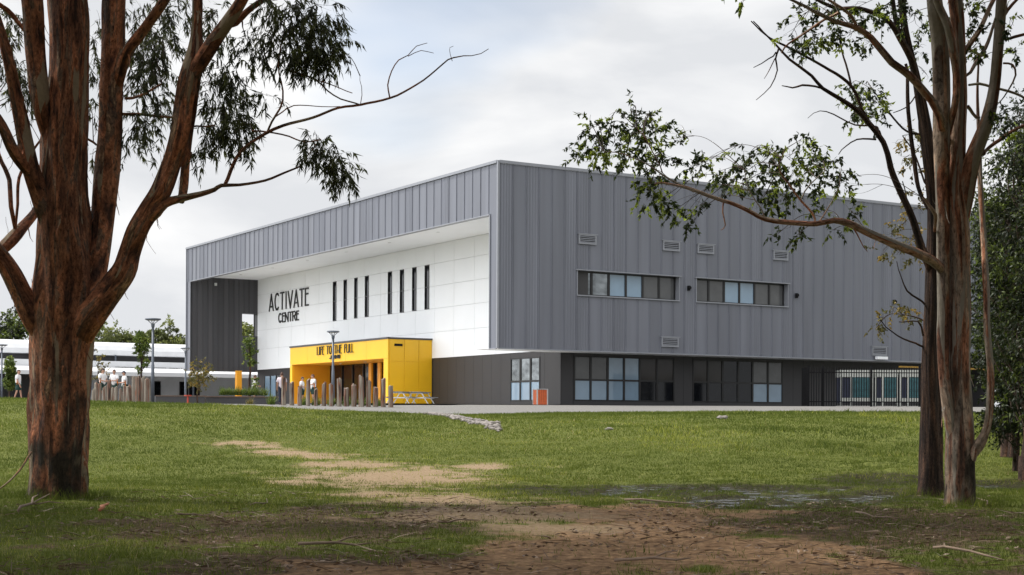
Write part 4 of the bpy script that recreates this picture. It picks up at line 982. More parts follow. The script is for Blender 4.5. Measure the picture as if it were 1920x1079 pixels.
for _ in range(34): left_up.append((RNG.uniform(-4, 3.2), RNG.uniform(21, 27.5), RNG.uniform(11.0, 14.0), 1.0, 1.0, .6, 42))  # unseen clumps added to this crown to shade the right foreground
T1 = big_tree('gum_tree', 'huge gum tree with red brown peeling bark and many leaning limbs at left', 28, (106, 940), left_limbs, left_cl, M['bark_red'], M['leaf_euc'], leafE, left_up, rough=.06, shreds=150)
right_limbs = [
 [(1801, 985, 100, 0), (1801, 960, 72, 0), (1801, 940, 58, 0), (1801, 920, 56, 0), (1801, 860, 54, 0), (1799, 765, 46, 0), (1797, 690, 42, 0), (1797, 580, 41, 0), (1796, 440, 41, 0), (1790, 360, 38, 0), (1793, 260, 30, 0), (1797, 190, 26, 0), (1795, 80, 24, 0), (1788, 0, 26, 0), (1780, -100, 24, 0), (1770, -300, 16, .3)],
 [(1790, 840, 24, -.1), (1777, 760, 24, -.1), (1769, 690, 23, -.1), (1767, 620, 24, -.1), (1768, 580, 24, -.1), (1766, 440, 26, -.1), (1765, 360, 28, -.1), (1763, 260, 33, -.2), (1763, 190, 34, -.2), (1759, 80, 35, -.2), (1751, 20, 32, -.3), (1742, -60, 26, -.3), (1720, -260, 16, -.6)],
 [(1786, 260, 12, -.35), (1788, 190, 14, -.4), (1789, 122, 15, -.4), (1774, 54, 16, -.5), (1757, 10, 15, -.5), (1740, -40, 12, -.6)],
 [(1800, 430, 30, .0), (1806, 385, 34, 0), (1812, 340, 36, -.1), (1824, 292, 32, -.2), (1848, 230, 27, -.3), (1861, 170, 23, -.3), (1867, 110, 21, -.4), (1872, 50, 21, -.4), (1875, 0, 21, -.5), (1880, -100, 17, -.6), (1900, -280, 10, -1)],
 [(1768, 510, 22, -.2), (1745, 490, 19, -.4), (1721, 477, 18, -.6), (1685, 463, 17, -.8), (1634, 441, 15, -1), (1588, 421, 14, -1.2), (1560, 416, 11, -1.3), (1528, 423, 10, -1.4), (1480, 420, 10, -1.5), (1433, 414, 9, -1.6), (1400, 396, 8, -1.7), (1370, 382, 7.5, -1.8), (1330, 370, 7, -1.9), (1285, 355, 6, -2), (1250, 348, 4.5, -2), (1225, 345, 3, -2)],
 [(1300, 360, 4, -2), (1270, 345, 4, -2), (1240, 325, 3.4, -2), (1210, 305, 2.6, -2), (1170, 290, 2, -2), (1130, 285, 1.4, -2)], [(1240, 325, 2.4, -2), (1215, 285, 2, -2), (1190, 240, 1.4, -2)],
 [(1525, 423, 5, -1.4), (1520, 400, 4.5, -1.4), (1500, 375, 4, -1.4), (1480, 345, 3.4, -1.4), (1460, 310, 2.4, -1.4), (1470, 280, 1.6, -1.4)], [(1500, 375, 3, -1.4), (1520, 345, 2.6, -1.4), (1545, 320, 2, -1.4)],
 [(1355, 378, 3, -1.8), (1353, 400, 2.6, -1.8), (1357, 425, 2.4, -1.8), (1350, 432, 1.4, -1.8)], [(1600, 430, 3, -1.2), (1612, 450, 2, -1.2), (1625, 472, 1.2, -1.2)], [(1530, 424, 3.4, -1.4), (1545, 402, 2.8, -1.4), (1560, 375, 2, -1.4), (1572, 350, 1.5, -1.4)],
 [(1434, 414, 3, -1.6), (1425, 390, 2.6, -1.6), (1405, 360, 2, -1.6), (1395, 320, 1.5, -1.6)],
 [(1780, 262, 16, -.3), (1762, 225, 17, -.5), (1739, 193, 16, -.6), (1706, 147, 15, -.8), (1671, 114, 14, -1), (1636, 80, 13, -1.1), (1606, 55, 11, -1.2), (1568, 43, 9, -1.3), (1535, 27, 8, -1.4), (1508, 13, 6, -1.4), (1478, 0, 5, -1.5), (1440, -20, 4, -1.6)],
 [(1606, 56, 6, -1.2), (1590, 30, 6, -1.3), (1560, 10, 5, -1.4), (1530, -10, 4, -1.5)], [(1568, 24, 5, -1.3), (1545, 35, 5, -1.3), (1520, 55, 5, -1.3), (1495, 72, 4, -1.3), (1475, 85, 3.6, -1.3), (1462, 100, 3, -1.3)],
 [(1806, 100, 14, 0), (1822, 72, 12, .1), (1836, 48, 10, .2), (1858, 0, 9, .3), (1880, -60, 8, .4)], [(1805, 145, 8, .1), (1826, 118, 8, .2), (1845, 90, 8, .3), (1858, 54, 6, .3), (1870, 20, 5, .4)],
 [(1811, 162, 6, .1), (1832, 154, 5.5, .2), (1861, 160, 5, .2), (1901, 174, 5, .3), (1935, 195, 4, .3)], [(1806, 98, 5, .3), (1830, 102, 5, .3), (1850, 107, 5, .3)],
 [(1878, 119, 4, -.3), (1895, 122, 4, -.3), (1901, 141, 3.6, -.3), (1888, 168, 3, -.3), (1872, 192, 2, -.3)], [(1878, 78, 7, -.3), (1900, 70, 6, -.4), (1935, 62, 5, -.5)], [(1880, 28, 7, -.4), (1895, 10, 6, -.4), (1915, -10, 5, -.4)],
 [(1842, 290, 9, -.2), (1866, 265, 8, -.1), (1896, 246, 7, 0), (1935, 232, 6, .1)], [(1812, 200, 7, .2), (1822, 212, 6, .3), (1835, 222, 6, .3)],
 [(1820, 860, 26, -.1), (1835, 836, 24, -.2), (1848, 810, 17, -.3), (1855, 770, 15, -.4), (1857, 700, 14, -.5), (1850, 620, 13, -.5), (1848, 540, 13, -.2), (1842, 440, 12, .3), (1836, 344, 11, .6), (1834, 280, 9, .7), (1830, 180, 6, .8), (1832, 110, 4, .8)],
 [(1830, 830, 12, -.2), (1825, 850, 15, -.2), (1818, 870, 16, -.1)],
 [(1772, 600, 10, -.2), (1760, 430, 7, -.5), (1751, 410, 7, -.5), (1741, 395, 6, -.5), (1730, 372, 5, -.5)] if False else [(1760, 430, 7, -.4), (1752, 405, 7, -.5), (1741, 388, 6, -.6), (1728, 370, 4, -.6)],
]
right_cl = [(1108, 235, 22, 20, 8), (1100, 262, 20, 26, 11), (1120, 285, 26, 18, 12), (1098, 300, 20, 12, 7), (1140, 240, 26, 20, 12), (1150, 268, 28, 20, 15), (1180, 215, 22, 24, 10), (1205, 225, 18, 18, 9), (1190, 255, 30, 22, 17), (1222, 248, 24, 22, 13), (1250, 262, 20, 26, 11), (1210, 285, 30, 18, 15), (1170, 300, 30, 14, 10), (1240, 300, 18, 18, 8),
 (1215, 340, 24, 16, 10), (1212, 375, 22, 16, 10), (1240, 372, 26, 14, 10), (1262, 395, 26, 16, 12), (1290, 412, 16, 14, 7), (1310, 385, 14, 12, 4), (1240, 350, 30, 14, 9), (1292, 312, 22, 14, 9), (1320, 305, 22, 12, 8), (1345, 322, 22, 18, 9), (1365, 345, 26, 18, 11), (1400, 290, 26, 18, 11), (1400, 320, 26, 20, 13), (1435, 300, 26, 20, 13), (1440, 335, 30, 22, 17), (1478, 300, 26, 24, 15), (1500, 262, 12, 22, 7), (1470, 350, 30, 24, 16), (1500, 335, 26, 24, 15), (1430, 370, 28, 20, 12), (1385, 355, 24, 12, 7), (1520, 300, 22, 20, 10), (1545, 312, 26, 22, 13), (1575, 320, 20, 18, 9), (1580, 350, 18, 14, 6), (1535, 345, 18, 18, 8), (1470, 385, 22, 14, 8), (1590, 400, 22, 15, 8), (1540, 395, 18, 18, 6),
 (1492, 442, 13, 15, 6), (1562, 432, 18, 9, 4), (1460, 436, 12, 6, 3), (1390, 2, 14, 5, 4),
 (1495, 40, 22, 14, 9), (1480, 65, 14, 14, 5), (1520, 78, 26, 14, 13), (1550, 60, 26, 18, 14), (1500, 88, 22, 10, 8), (1545, 15, 30, 14, 14), (1590, 20, 30, 14, 14), (1585, 70, 20, 14, 9), (1630, 30, 26, 18, 12), (1620, 80, 16, 10, 5), (1670, 15, 20, 14, 8), (1700, 30, 14, 26, 8), (1815, 30, 14, 30, 12), (1830, 80, 14, 24, 10), (1825, 10, 20, 14, 9), (1890, 45, 14, 12, 5), (1905, 95, 14, 16, 6), (1890, 225, 18, 14, 8), (1912, 240, 12, 18, 7), (1850, 210, 10, 10, 3)]
leafR = dict(leaf=(.10, .044), per=15, droop=.45, slen=.28, tone=(.0, 1.0))
right_up = []
for _ in range(40):
    a = RNG.uniform(0, 6.28); r = 4.6*RNG.random()**.5
    right_up.append((7.5+r*math.cos(a), 26+r*math.sin(a), RNG.uniform(11.2, 15), 1.0, 1.0, .7, 58))
for _ in range(20): right_up.append((RNG.uniform(2, 7), RNG.uniform(19, 25), RNG.uniform(10.6, 14), 1.0, 1.0, .6, 42))  # more unseen clumps, added leftwards to deepen shade on the ground below
T2 = big_tree('gum_tree', 'pale smooth barked gum tree with a long leafy branch reaching left, at right', 27, (1801, 955), right_limbs, right_cl, M['bark_pale'], M['leaf_round'], leafR, right_up, shreds=50)
dark_limbs = [
 [(1742, 960, 76, 0), (1742, 938, 50, 0), (1743, 915, 42, 0), (1743, 890, 40, 0), (1743, 765, 32, 0), (1742, 690, 28, 0), (1745, 580, 25, 0), (1748, 480, 24, 0), (1748, 420, 20, 0), (1746, 360, 19, 0), (1740, 290, 22, 0), (1728, 210, 21, 0), (1716, 150, 16, -.1), (1704, 100, 13, -.2), (1692, 40, 11, -.3), (1685, -40, 10, -.4)],
 [(1745, 510, 16, -.1), (1734, 478, 17, -.2), (1716, 430, 15, -.3), (1701, 390, 14, -.4), (1674, 331, 13, -.5), (1656, 278, 11, -.6), (1620, 219, 11, -.7), (1584, 193, 9, -.8), (1539, 166, 7, -.9), (1521, 143, 6, -.9), (1477, 107, 5, -1), (1450, 83, 4, -1), (1425, 60, 3, -1), (1409, 40, 2, -1)],
 [(1539, 166, 5, -.9), (1500, 160, 4, -.9), (1482, 165, 3, -.9), (1463, 161, 1.6, -.9)], [(1620, 215, 7, -.7), (1593, 161, 6, -.8), (1553, 134, 5, -.9), (1508, 107, 4.6, -1), (1468, 85, 4, -1), (1440, 70, 3, -1), (1405, 40, 2, -1)] ,
 [(1457, 92, 4, -1), (1450, 112, 3.4, -1), (1452, 135, 2.6, -1), (1440, 165, 2, -1), (1415, 188, 1.2, -1)], [(1452, 98, 3, -1), (1435, 108, 2.4, -1), (1410, 127, 1.4, -1)], [(1450, 110, 2, -1), (1440, 130, 1.8, -1), (1430, 148, 1, -1)],
 [(1593, 160, 4, -.8), (1585, 120, 3.6, -.8), (1575, 85, 3, -.8), (1573, 55, 2.4, -.8)],
 [(1718, 160, 15, -.1), (1700, 105, 14, -.3), (1674, 57, 12, -.5), (1652, 35, 10, -.6), (1611, 19, 9, -.7), (1568, 14, 8, -.8), (1527, 0, 6, -.9), (1490, -20, 4, -1)],
 [(1698, 90, 12, -.2), (1691, 45, 13, -.2), (1687, 0, 12, -.2), (1680, -80, 9, -.2)], [(1690, 90, 10, -.2), (1680, 55, 10, -.2), (1668, 0, 9, -.2), (1660, -60, 8, -.2)],
 [(1742, 400, 8, .1), (1725, 360, 8, .1), (1715, 320, 9, .1), (1700, 200, 8, .1), (1695, 120, 6, .1)],
 [(1735, 570, 5, -.1), (1718, 560, 4, -.2), (1700, 545, 3.4, -.3), (1690, 520, 2, -.3), (1680, 490, 1.4, -.3)], [(1732, 650, 5, -.1), (1715, 643, 4, -.2), (1690, 635, 3.4, -.3), (1672, 620, 2.4, -.3), (1650, 600, 1.6, -.3)], [(1730, 630, 4, -.1), (1722, 605, 3, -.2), (1685, 604, 2, -.3)],
 [(1655, 276, 5, -.6), (1640, 240, 4, -.6), (1600, 235, 3, -.7), (1560, 215, 2.4, -.7), (1535, 210, 1.6, -.7), (1512, 222, 1, -.7)], [(1640, 262, 4, -.6), (1605, 262, 3, -.7), (1585, 275, 2.4, -.7), (1570, 290, 1.6, -.7)], [(1740, 250, 5, .1), (1700, 245, 4, .1), (1650, 195, 3, .1), (1635, 170, 2, .1)],
 [(1715, 178, 3, .1), (1700, 200, 2.6, .1), (1672, 212, 1.6, .1)],
]
dark_cl = [(1590, 165, 22, 14, 9), (1610, 178, 26, 18, 16), (1635, 190, 22, 18, 13), (1600, 205, 22, 14, 9), (1625, 225, 26, 14, 10), (1600, 230, 16, 8, 4), (1650, 225, 16, 14, 6), (1625, 155, 14, 8, 4), (1725, 40, 12, 24, 7), (1728, 90, 12, 24, 8), (1735, 140, 10, 20, 5), (1650, 55, 18, 14, 6)]
dark_up = []
for _ in range(18):
    a = RNG.uniform(0, 6.28); r = 3.5*RNG.random()**.5
    dark_up.append((7.0+r*math.cos(a), 31+r*math.sin(a), RNG.uniform(12.2, 15), .9, .9, .7, 20))
big_tree('gum_tree', 'dark rough barked tree standing just behind the pale gum tree', 30.6, (1742, 935), dark_limbs, dark_cl, M['bark_dark'], M['leaf_round'], leafR, dark_up)
# slender tree with gold tipped leaves behind the dark trunk
gold_limbs = [[(1762, 925, 16, 0), (1760, 800, 14, 0), (1757, 640, 12, 0), (1750, 480, 10, 0), (1735, 330, 8, 0), (1722, 220, 5, 0)], [(1752, 500, 5, 0), (1722, 450, 4, 0), (1700, 400, 3, 0), (1690, 340, 2, 0)], [(1757, 620, 4, 0), (1725, 600, 3, 0), (1690, 590, 2, 0)], [(1738, 350, 4, 0), (1715, 290, 3, 0), (1690, 255, 2, 0)]]
gold_cl = [(1705, 245, 22, 16, 9), (1690, 262, 22, 14, 9), (1725, 270, 16, 18, 7), (1690, 300, 20, 16, 8), (1712, 320, 14, 14, 5), (1722, 360, 16, 18, 7), (1690, 365, 12, 12, 4), (1708, 395, 16, 14, 7), (1692, 420, 18, 14, 9), (1670, 440, 16, 14, 7), (1700, 450, 22, 12, 9), (1655, 470, 14, 12, 5), (1680, 478, 20, 10, 7), (1715, 485, 16, 10, 6), (1672, 590, 22, 14, 9), (1700, 578, 18, 8, 7), (1645, 605, 14, 10, 6), (1640, 618, 8, 5, 2), (1720, 600, 10, 10, 4), (1735, 480, 10, 12, 3)]
big_tree('slender_tree', 'slender young tree with gold tipped leaves showing left of the dark trunk', 33, (1762, 925), gold_limbs, gold_cl, M['bark_dark'], M['leaf_gold'], dict(leaf=(.09, .045), per=11, droop=.4, slen=.26, tone=(.1, 1.0)))
# ------------------------------------------------------------------ generic trees from clumps
def bush_tree(name, label, loc, h, w, trunk_h, nclump, per_clump, leaf, lm, bm_, group=None, seed=0, droop=.3, tone=(.1, .8), trunks=1, flat=.75, cat='tree', z0=None, clump_r=.17, low=None):
    rs = np.random.default_rng(seed); x, y, z = loc
    e = empty(name, loc, 0, label=label, cat=cat, group=group)
    acc = dict(v=[], uv=[], c=[], f=[]); TW = []; ends = []
    for t in range(trunks):
        o = rs.uniform(-.2, .2, 2)*(w*.25 if trunks > 1 else 0)
        top = np.array([x+o[0]+rs.uniform(-.1, .1)*w, y+o[1], z+trunk_h+(h-trunk_h)*.6])
        r0 = max(.02, h*.016)
        P = [[x+o[0], y+o[1], z-.2, r0*1.25], [x+o[0]+rs.uniform(-.03, .03)*w, y+o[1], z+trunk_h*.6, r0], [x+o[0]+rs.uniform(-.06, .06)*w, y+o[1], z+trunk_h, r0*.85], list(top)+[r0*.3]]
        S = crom(P, h/25); limb_mesh(acc, S, seed+t, .04); ends.append(S)
    SA = np.concatenate(ends); LV = Leaves()
    for k in range(nclump):
        d = rs.normal(size=3); d /= np.linalg.norm(d); rr = rs.random()**.42
        cz = z+(low if low is not None else trunk_h*.8); hh = (z+h-cz)/2
        sx = w/2*(1-clump_r); c = np.array([x, y, cz+hh])+d*rr*np.array([sx, sx, hh*(1-clump_r)])
        a = SA[np.linalg.norm(SA[:, :3]-(c-[0, 0, .15*h]), axis=1).argmin()][:3]
        TW.append((crom([a, (a+c)/2+rs.normal(size=3)*.03*w, c], h/20), h*.0035))
        cr = w*clump_r*rs.uniform(.7, 1.3)
        sp_n = max(1, per_clump//9)
        tn = rs.uniform(*tone)
        sprigs(LV, TW, c, (cr, cr, cr*flat), sp_n, leaf=leaf, per=9, droop=droop, slen=cr*.8, tone=(max(0, tn-.15), min(1, tn+.15)))
    loc_ = np.array(loc)
    fast('trunk', np.concatenate(acc['v'])-loc_, np.concatenate(acc['f']), bm_, e, dict(char=np.concatenate(acc['c'])), uv=np.concatenate(acc['uv']), smooth=True)
    LV.build('crown', lm, e); TW2 = [(q, r) for q, r in TW]
    twig_mesh('twigs', TW2, M['twig'], e)
    return e
def groundat(px, Y): 
    x = (px-960)/F*Y; return (x, Y, tz(x, Y))
# dense dark trees at the right edge
bush_tree('bushy_tree', 'dense dark green tree filling the right edge beside the pale gum', groundat(1930, 38), 10.4, 3.3, 1.2, 120, 230, (.13, .05), M['leaf_dark'], M['bark_dark'], 'dense trees at the right edge', 41, tone=(0, .9), trunks=2, low=.9)
bush_tree('bushy_tree', 'dark tree with thin trunks and low hanging foliage furthest right', groundat(1985, 35), 7.6, 3.0, 1.2, 60, 200, (.12, .045), M['leaf_dark'], M['bark_dark'], 'dense trees at the right edge', 42, tone=(0, .8), trunks=2, low=.9)
bush_tree('bushy_tree', 'bushy tree glimpsed between the pale gum and its low side branch', groundat(1893, 46), 9.2, 2.9, 1.4, 90, 260, (.14, .055), M['leaf_dark'], M['bark_dark'], 'dense trees at the right edge', 43, tone=(.1, 1), trunks=2, low=1.0)
bush_tree('bushy_tree', 'tall shadowy tree behind the right edge foliage', groundat(1950, 52), 12.5, 4.6, 1.4, 110, 230, (.15, .06), M['leaf_dark'], M['bark_dark'], 'dense trees at the right edge', 44, tone=(0, .7), trunks=3, low=1.0)
bush_tree('bushy_tree', 'small bushy tree low down at the right edge behind the puddle', groundat(1902, 41), 4.6, 2.3, .5, 70, 230, (.12, .05), M['leaf_dark'], M['bark_dark'], 'dense trees at the right edge', 45, tone=(0, .6), trunks=2, low=.5)
# trees beyond the classroom block
far = [(30, 559, 90, 11, 'dark broad tree rising above the white roof left of the big trunk'), (-40, 570, 80, 12, 'dark tree above the white roof cut off by the left edge'), (200, 588, 78, 13, 'spreading dark tree just right of the big trunk above the roof'), (232, 612, 44, 14, 'low rounded tree between the spreading tree and the lamp post'),
       (268, 606, 42, 15, 'small yellow green tree above the roof left of the tallest lamp'), (325, 595, 62, 16, 'yellow green tree above the roof touching the grey building'), (300, 612, 40, 17, 'yellow green tree just right of the tallest lamp post'), (462, 600, 60, 18, 'tree seen through the opening in the charcoal end wall')]
for (px, top, wpx, sd_, lab) in far:
    Y = 200; x = (px-960)/F*Y; z = EYE+.73; h = EYE+(yh(px)-top)/F*Y-z; w = wpx/F*Y*1.25
    bush_tree('background_tree', lab, (x, Y, z), h, w, h*.45, 38, 120, (.42, .22), M['leaf_far'] if sd_ > 12 else M['leaf_dark'], M['bark_dark'], 'trees beyond the classroom block', sd_, tone=(.15, .95), clump_r=.15, flat=.55, low=h*.42)
# saplings on the forecourt
def sap(px, Y, top, wpx, lab, lm, seed, low, n=16, pc=60, leaf=(.13, .07), th=None):
    g = groundat(px, Y); h = EYE+(yh(px)-top)/F*Y-g[2]; w = wpx/F*Y
    bush_tree('sapling', lab, g, h, w, h*(th or low), n, pc, leaf, lm, M['bark_dark'], 'young trees on the forecourt', seed, tone=(.2, 1), clump_r=.2, low=h*low)
sap(468, 86, 621, 36, 'bright green sapling standing before the charcoal end wall', M['leaf_young'], 51, .50, 22, 70)
sap(371, 82, 668, 58, 'small gold leaved sapling beside the low seat wall', M['leaf_gold'], 52, .30, 30, 45)
sap(266, 80, 608, 30, 'tall narrow green sapling behind the tall timber posts', M['leaf_young'], 53, .28, 34, 75)
sap(186, 84, 656, 36, 'sparse yellowish sapling behind three boys in white shirts', M['leaf_gold'], 54, .35, 20, 26)
sap(17, 88, 655, 24, 'narrow columnar green shrub beside the walking boy', M['leaf_young'], 55, .04, 60, 110, th=.1)
sap(478, 88, 700, 22, 'thin little tree rising from the planter at the end wall', M['leaf_young'], 56, .4, 8, 30)
# strappy plants: clumps are individual plants
def strappy(px, Y, hgt, wid, label, lm, n=90, seed=0, base_up=0):
    g = groundat(px, Y); e_loc = (g[0], g[1], g[2]+base_up)
    rs = np.random.default_rng(seed); V = []; Fc = []; T = []
    for k in range(n):
        a = rs.uniform(0, 6.28); L = hgt*rs.uniform(.6, 1.1); sp = rs.uniform(.1, 1)*wid/2
        b = np.array([rs.normal()*wid*.12, rs.normal()*wid*.12, 0]); d = np.array([math.cos(a), math.sin(a), 0]); s = np.array([-d[1], d[0], 0])*.012*rs.uniform(.8, 1.6)
        i0 = len(V)
        for t in (0, .35, .7, 1): p = b+d*sp*t**1.3+np.array([0, 0, L*(t-.45*t*t*sp/wid*2)]); V += [p-s*(1-.8*t), p+s*(1-.8*t)]; T += [rs.random()]*2
        for t in range(3): Fc.append([i0+2*t, i0+2*t+1, i0+2*t+3, i0+2*t+2])
    o = fast('strappy_plant', np.array(V), np.array(Fc), lm, None, dict(tone=np.array(T))); o.location = e_loc
    tag(o, label, 'plant', 'strappy plants in and around the planters')
sp_l = ['strappy green plant at the far left end of the long planter', 'strappy plant in the long planter left of the orange column', 'strappy plant in the planter right under the orange column', 'strappy plant in the planter just right of the orange column', 'strappy plant in the planter at the foot of the green sapling', 'strappy plant in the planter just right of the green sapling', 'strappy plant at the right end of the long planter']
for i, px in enumerate((418, 430, 443, 455, 467, 480, 496)): strappy(px, 85, .55, .9, sp_l[i], M['leaf_young'], 130, i, .52)
strappy(508, 82, .75, .9, 'bright yellow green flax growing in front of the planter end', M['leaf_young'], 140, 21)
strappy(470, 82, .5, .8, 'dull brownish tuft growing in front of the planter wall', M['leaf_gold'], 70, 22)
sl_ = ['low green plant behind the third and fourth posts of the portico row', 'low green plant behind the fifth and sixth posts of the portico row', 'low green plant behind the seventh and eighth posts of the portico row', 'low green plant behind the ninth and tenth posts of the portico row', 'low green plant behind the eleventh and twelfth posts of the portico row', 'low green plant behind the thirteenth and fourteenth posts of the portico row']
for i, px in enumerate((571, 593, 622, 650, 680, 708)): strappy(px, 82.5, .62, .9, sl_[i], M['leaf_young'], 130, 30+i)
# ------------------------------------------------------------------ people
def skinmesh(name, V, E, Rr, m, parent, sub=1, root=0):
    me = bpy.data.meshes.new(name); me.from_pydata(V, E, []); me.materials.append(m)
    o = bpy.data.objects.new(name, me); COL.objects.link(o); o.parent = parent
    md = o.modifiers.new('skin', 'SKIN'); md.use_smooth_shade = True
    for i, r in enumerate(Rr):
        s = me.skin_vertices[0].data[i]; s.radius = (r, r) if not isinstance(r, tuple) else r; s.use_root = (i == root)
    if sub: sm = o.modifiers.new('sub', 'SUBSURF'); sm.levels = sub; sm.render_levels = sub
    return o
def person(px, Y, rz, label, h=1.7, shirt='shirt', legs='shorts', hair='hair', pose='stand', seed=0, panel=True, cap=False, dz=0):
    g = groundat(px, Y); e = empty('person', (g[0], g[1], g[2]+.03+dz), rz, label=label, cat='person', group='people on the forecourt')
    k = h/1.75; rs = random.Random(seed)
    st = .12 if pose == 'walk' else .03
    # faces local -y
    J = {}
    J['pel'] = (0, 0, .95); J['sp'] = (0, .01, 1.12); J['ch'] = (0, .02, 1.32); J['nk'] = (0, 0, 1.47); J['hd'] = (0, -.02, 1.56)
    for s, n in ((-1, 'l'), (1, 'r')):
        f = s*st
        J[n+'hip'] = (s*.09, 0, .90); J[n+'kn'] = (s*.10, -f*.6-.02, .50); J[n+'an'] = (s*.10, -f*1.3+(.05 if f < 0 else 0), .09); J[n+'toe'] = (s*.11, -f*1.3-.15, .03)
        J[n+'sh'] = (s*.18, .01, 1.40)
        if pose == 'reach' and s == 1: J[n+'el'] = (s*.24, -.12, 1.16); J[n+'wr'] = (s*.12, -.32, 1.14); J[n+'pa'] = (s*.08, -.40, 1.14)
        elif pose == 'hold': J[n+'el'] = (s*.24, -.04, 1.13); J[n+'wr'] = (s*.10, -.26, 1.08); J[n+'pa'] = (s*.06, -.33, 1.08)
        else: J[n+'el'] = (s*.24, f*.5+.02, 1.12); J[n+'wr'] = (s*.25, f*1.1-.05, .87); J[n+'pa'] = (s*.25, f*1.2-.07, .79)
    V = []; ix = {}; Rr = []
    RD = dict(pel=.12, sp=.115, ch=.13, nk=.055, hd=.06, hip=.085, kn=.055, an=.04, toe=.035, sh=.055, el=.04, wr=.028, pa=.032)
    for n, p in J.items(): ix[n] = len(V); V.append(tuple(c*k for c in p)); Rr.append(RD.get(n, RD.get(n[1:], .05))*k)
    E = [('pel', 'sp'), ('sp', 'ch'), ('ch', 'nk'), ('nk', 'hd')]
    for n in 'lr': E += [('pel', n+'hip'), (n+'hip', n+'kn'), (n+'kn', n+'an'), (n+'an', n+'toe'), ('ch', n+'sh'), (n+'sh', n+'el'), (n+'el', n+'wr'), (n+'wr', n+'pa')]
    E = [(ix[a], ix[b]) for a, b in E]
    for s, n in ((-1, 'l'), (1, 'r')):      # five fingers per hand
        w = Vector(J[n+'wr']); p = Vector(J[n+'pa']); d = (p-w).normalized(); sd2 = d.cross(Vector((1, 0, 0))).normalized() if abs(d.z) > .5 else Vector((0, 0, 1)); inn = Vector((-s, 0, 0)) if abs(d.z) > .5 else Vector((0, 0, -1))
        for q, (off, L) in enumerate(((-.03, .065), (-.01, .08), (.01, .075), (.03, .06))):
            a = p+sd2*off+d*.01; b = a+d*L*.55+inn*.004; c = b+d*L*.35+inn*.018
            i0 = len(V); V += [tuple(x*k for x in a), tuple(x*k for x in b), tuple(x*k for x in c)]; Rr += [.010*k, .009*k, .008*k]; E += [(ix[n+'pa'], i0), (i0, i0+1), (i0+1, i0+2)]
        a = w+d*.03-sd2*.03; b = a+d*.04-sd2*.025; i0 = len(V); V += [tuple(x*k for x in a), tuple(x*k for x in b)]; Rr += [.011*k, .009*k]; E += [(ix[n+'pa'], i0), (i0, i0+1)]
    body = skinmesh('body', V, E, Rr, M['skin'], e)
    # head with brow, nose, chin and ears
    bm = bmesh.new(); bmesh.ops.create_uvsphere(bm, u_segments=16, v_segments=12, radius=1)
    for q in bm.verts:
        x, y, z = q.co
        w_ = .078*(1-.18*max(0, -z)); yy = y*.098; zz = z*.118
        if y < -.75 and abs(x) < .25 and -.35 < z < .15: yy -= .018
        if z < -.6 and y < 0: yy -= .012
        q.co = (x*w_, yy, zz)
    for s in (-1, 1):
        r_ = bmesh.ops.create_uvsphere(bm, u_segments=6, v_segments=4, radius=.022)
        for q in r_['verts']: q.co = Vector((q.co.x*.4+s*.080, q.co.y*.8+.005, q.co.z*1.3-.005))
    me = bpy.data.meshes.new('head'); bm.to_mesh(me); bm.free(); me.materials.append(M['skin']); me.polygons.foreach_set('use_smooth', [True]*len(me.polygons))
    ho = bpy.data.objects.new('head', me); COL.objects.link(ho); ho.parent = e; ho.location = (0, -.03*k, 1.635*k); ho.scale = (k, k, k); ho.rotation_euler = (R(12 if pose == 'hold' else 0), 0, R(rs.uniform(-20, 20)))
    bm = bmesh.new(); bmesh.ops.create_uvsphere(bm, u_segments=14, v_segments=10, radius=1)
    bmesh.ops.delete(bm, geom=[q for q in bm.verts if (q.co.z < (.25 if q.co.y < -.1 else -.35))], context='VERTS')
    for q in bm.verts: q.co = (q.co.x*.086, q.co.y*.106+.004, q.co.z*.128)
    if cap:
        r_ = bmesh.ops.create_cube(bm, size=1)
        for q in r_['verts']: q.co = Vector((q.co.x*.12, q.co.y*.09-.125, q.co.z*.012+.04))
    me = bpy.data.meshes.new('cap' if cap else 'hair'); bm.to_mesh(me); bm.free(); me.materials.append(M['navy' if cap else hair]); me.polygons.foreach_set('use_smooth', [True]*len(me.polygons))
    so_ = me.name; hr = bpy.data.objects.new('cap' if cap else 'hair', me); COL.objects.link(hr); hr.parent = ho
    for s in (-1, 1): MB().tube([(s*.03, -.092, .012), (s*.03, -.097, .012)], .009, 6).build('eye', M['hair'], ho)
    MB().box(-.022, .022, -.088, -.084, -.058, -.051).build('mouth', M['red'], ho)
    # clothes
    def sub(names, edges, rad, nm, mt):
        ii = {n: i for i, n in enumerate(names)}
        return skinmesh(nm, [tuple(c*k for c in (J[n] if isinstance(n, str) else n)) for n in names], [(ii[a], ii[b]) for a, b in edges], [r*k for r in rad], M[mt], e)
    ml = tuple((J['lsh'][i]*.25+J['lel'][i]*.75) for i in range(3)); mr_ = tuple((J['rsh'][i]*.25+J['rel'][i]*.75) for i in range(3))
    low = (0, 0, .86)
    sub([low, 'pel', 'sp', 'ch', 'lsh', ml, 'rsh', mr_, 'nk'], [(low, 'pel'), ('pel', 'sp'), ('sp', 'ch'), ('ch', 'lsh'), ('lsh', ml), ('ch', 'rsh'), ('rsh', mr_), ('ch', 'nk')], [.165, .172, .172, .178, .10, .09, .10, .09, .062], 'shirt', shirt)
    if panel:
        for s in (-1, 1): MB().tube([(s*.165*k, .0, .90*k), (s*.168*k, 0, 1.1*k), (s*.172*k, 0, 1.26*k)], [.03, .035, .03], 8).build('side_stripe', M['obadge'], e)
    def mid(a, b, t): return tuple(J[a][i]*(1-t)+J[b][i]*t for i in range(3))
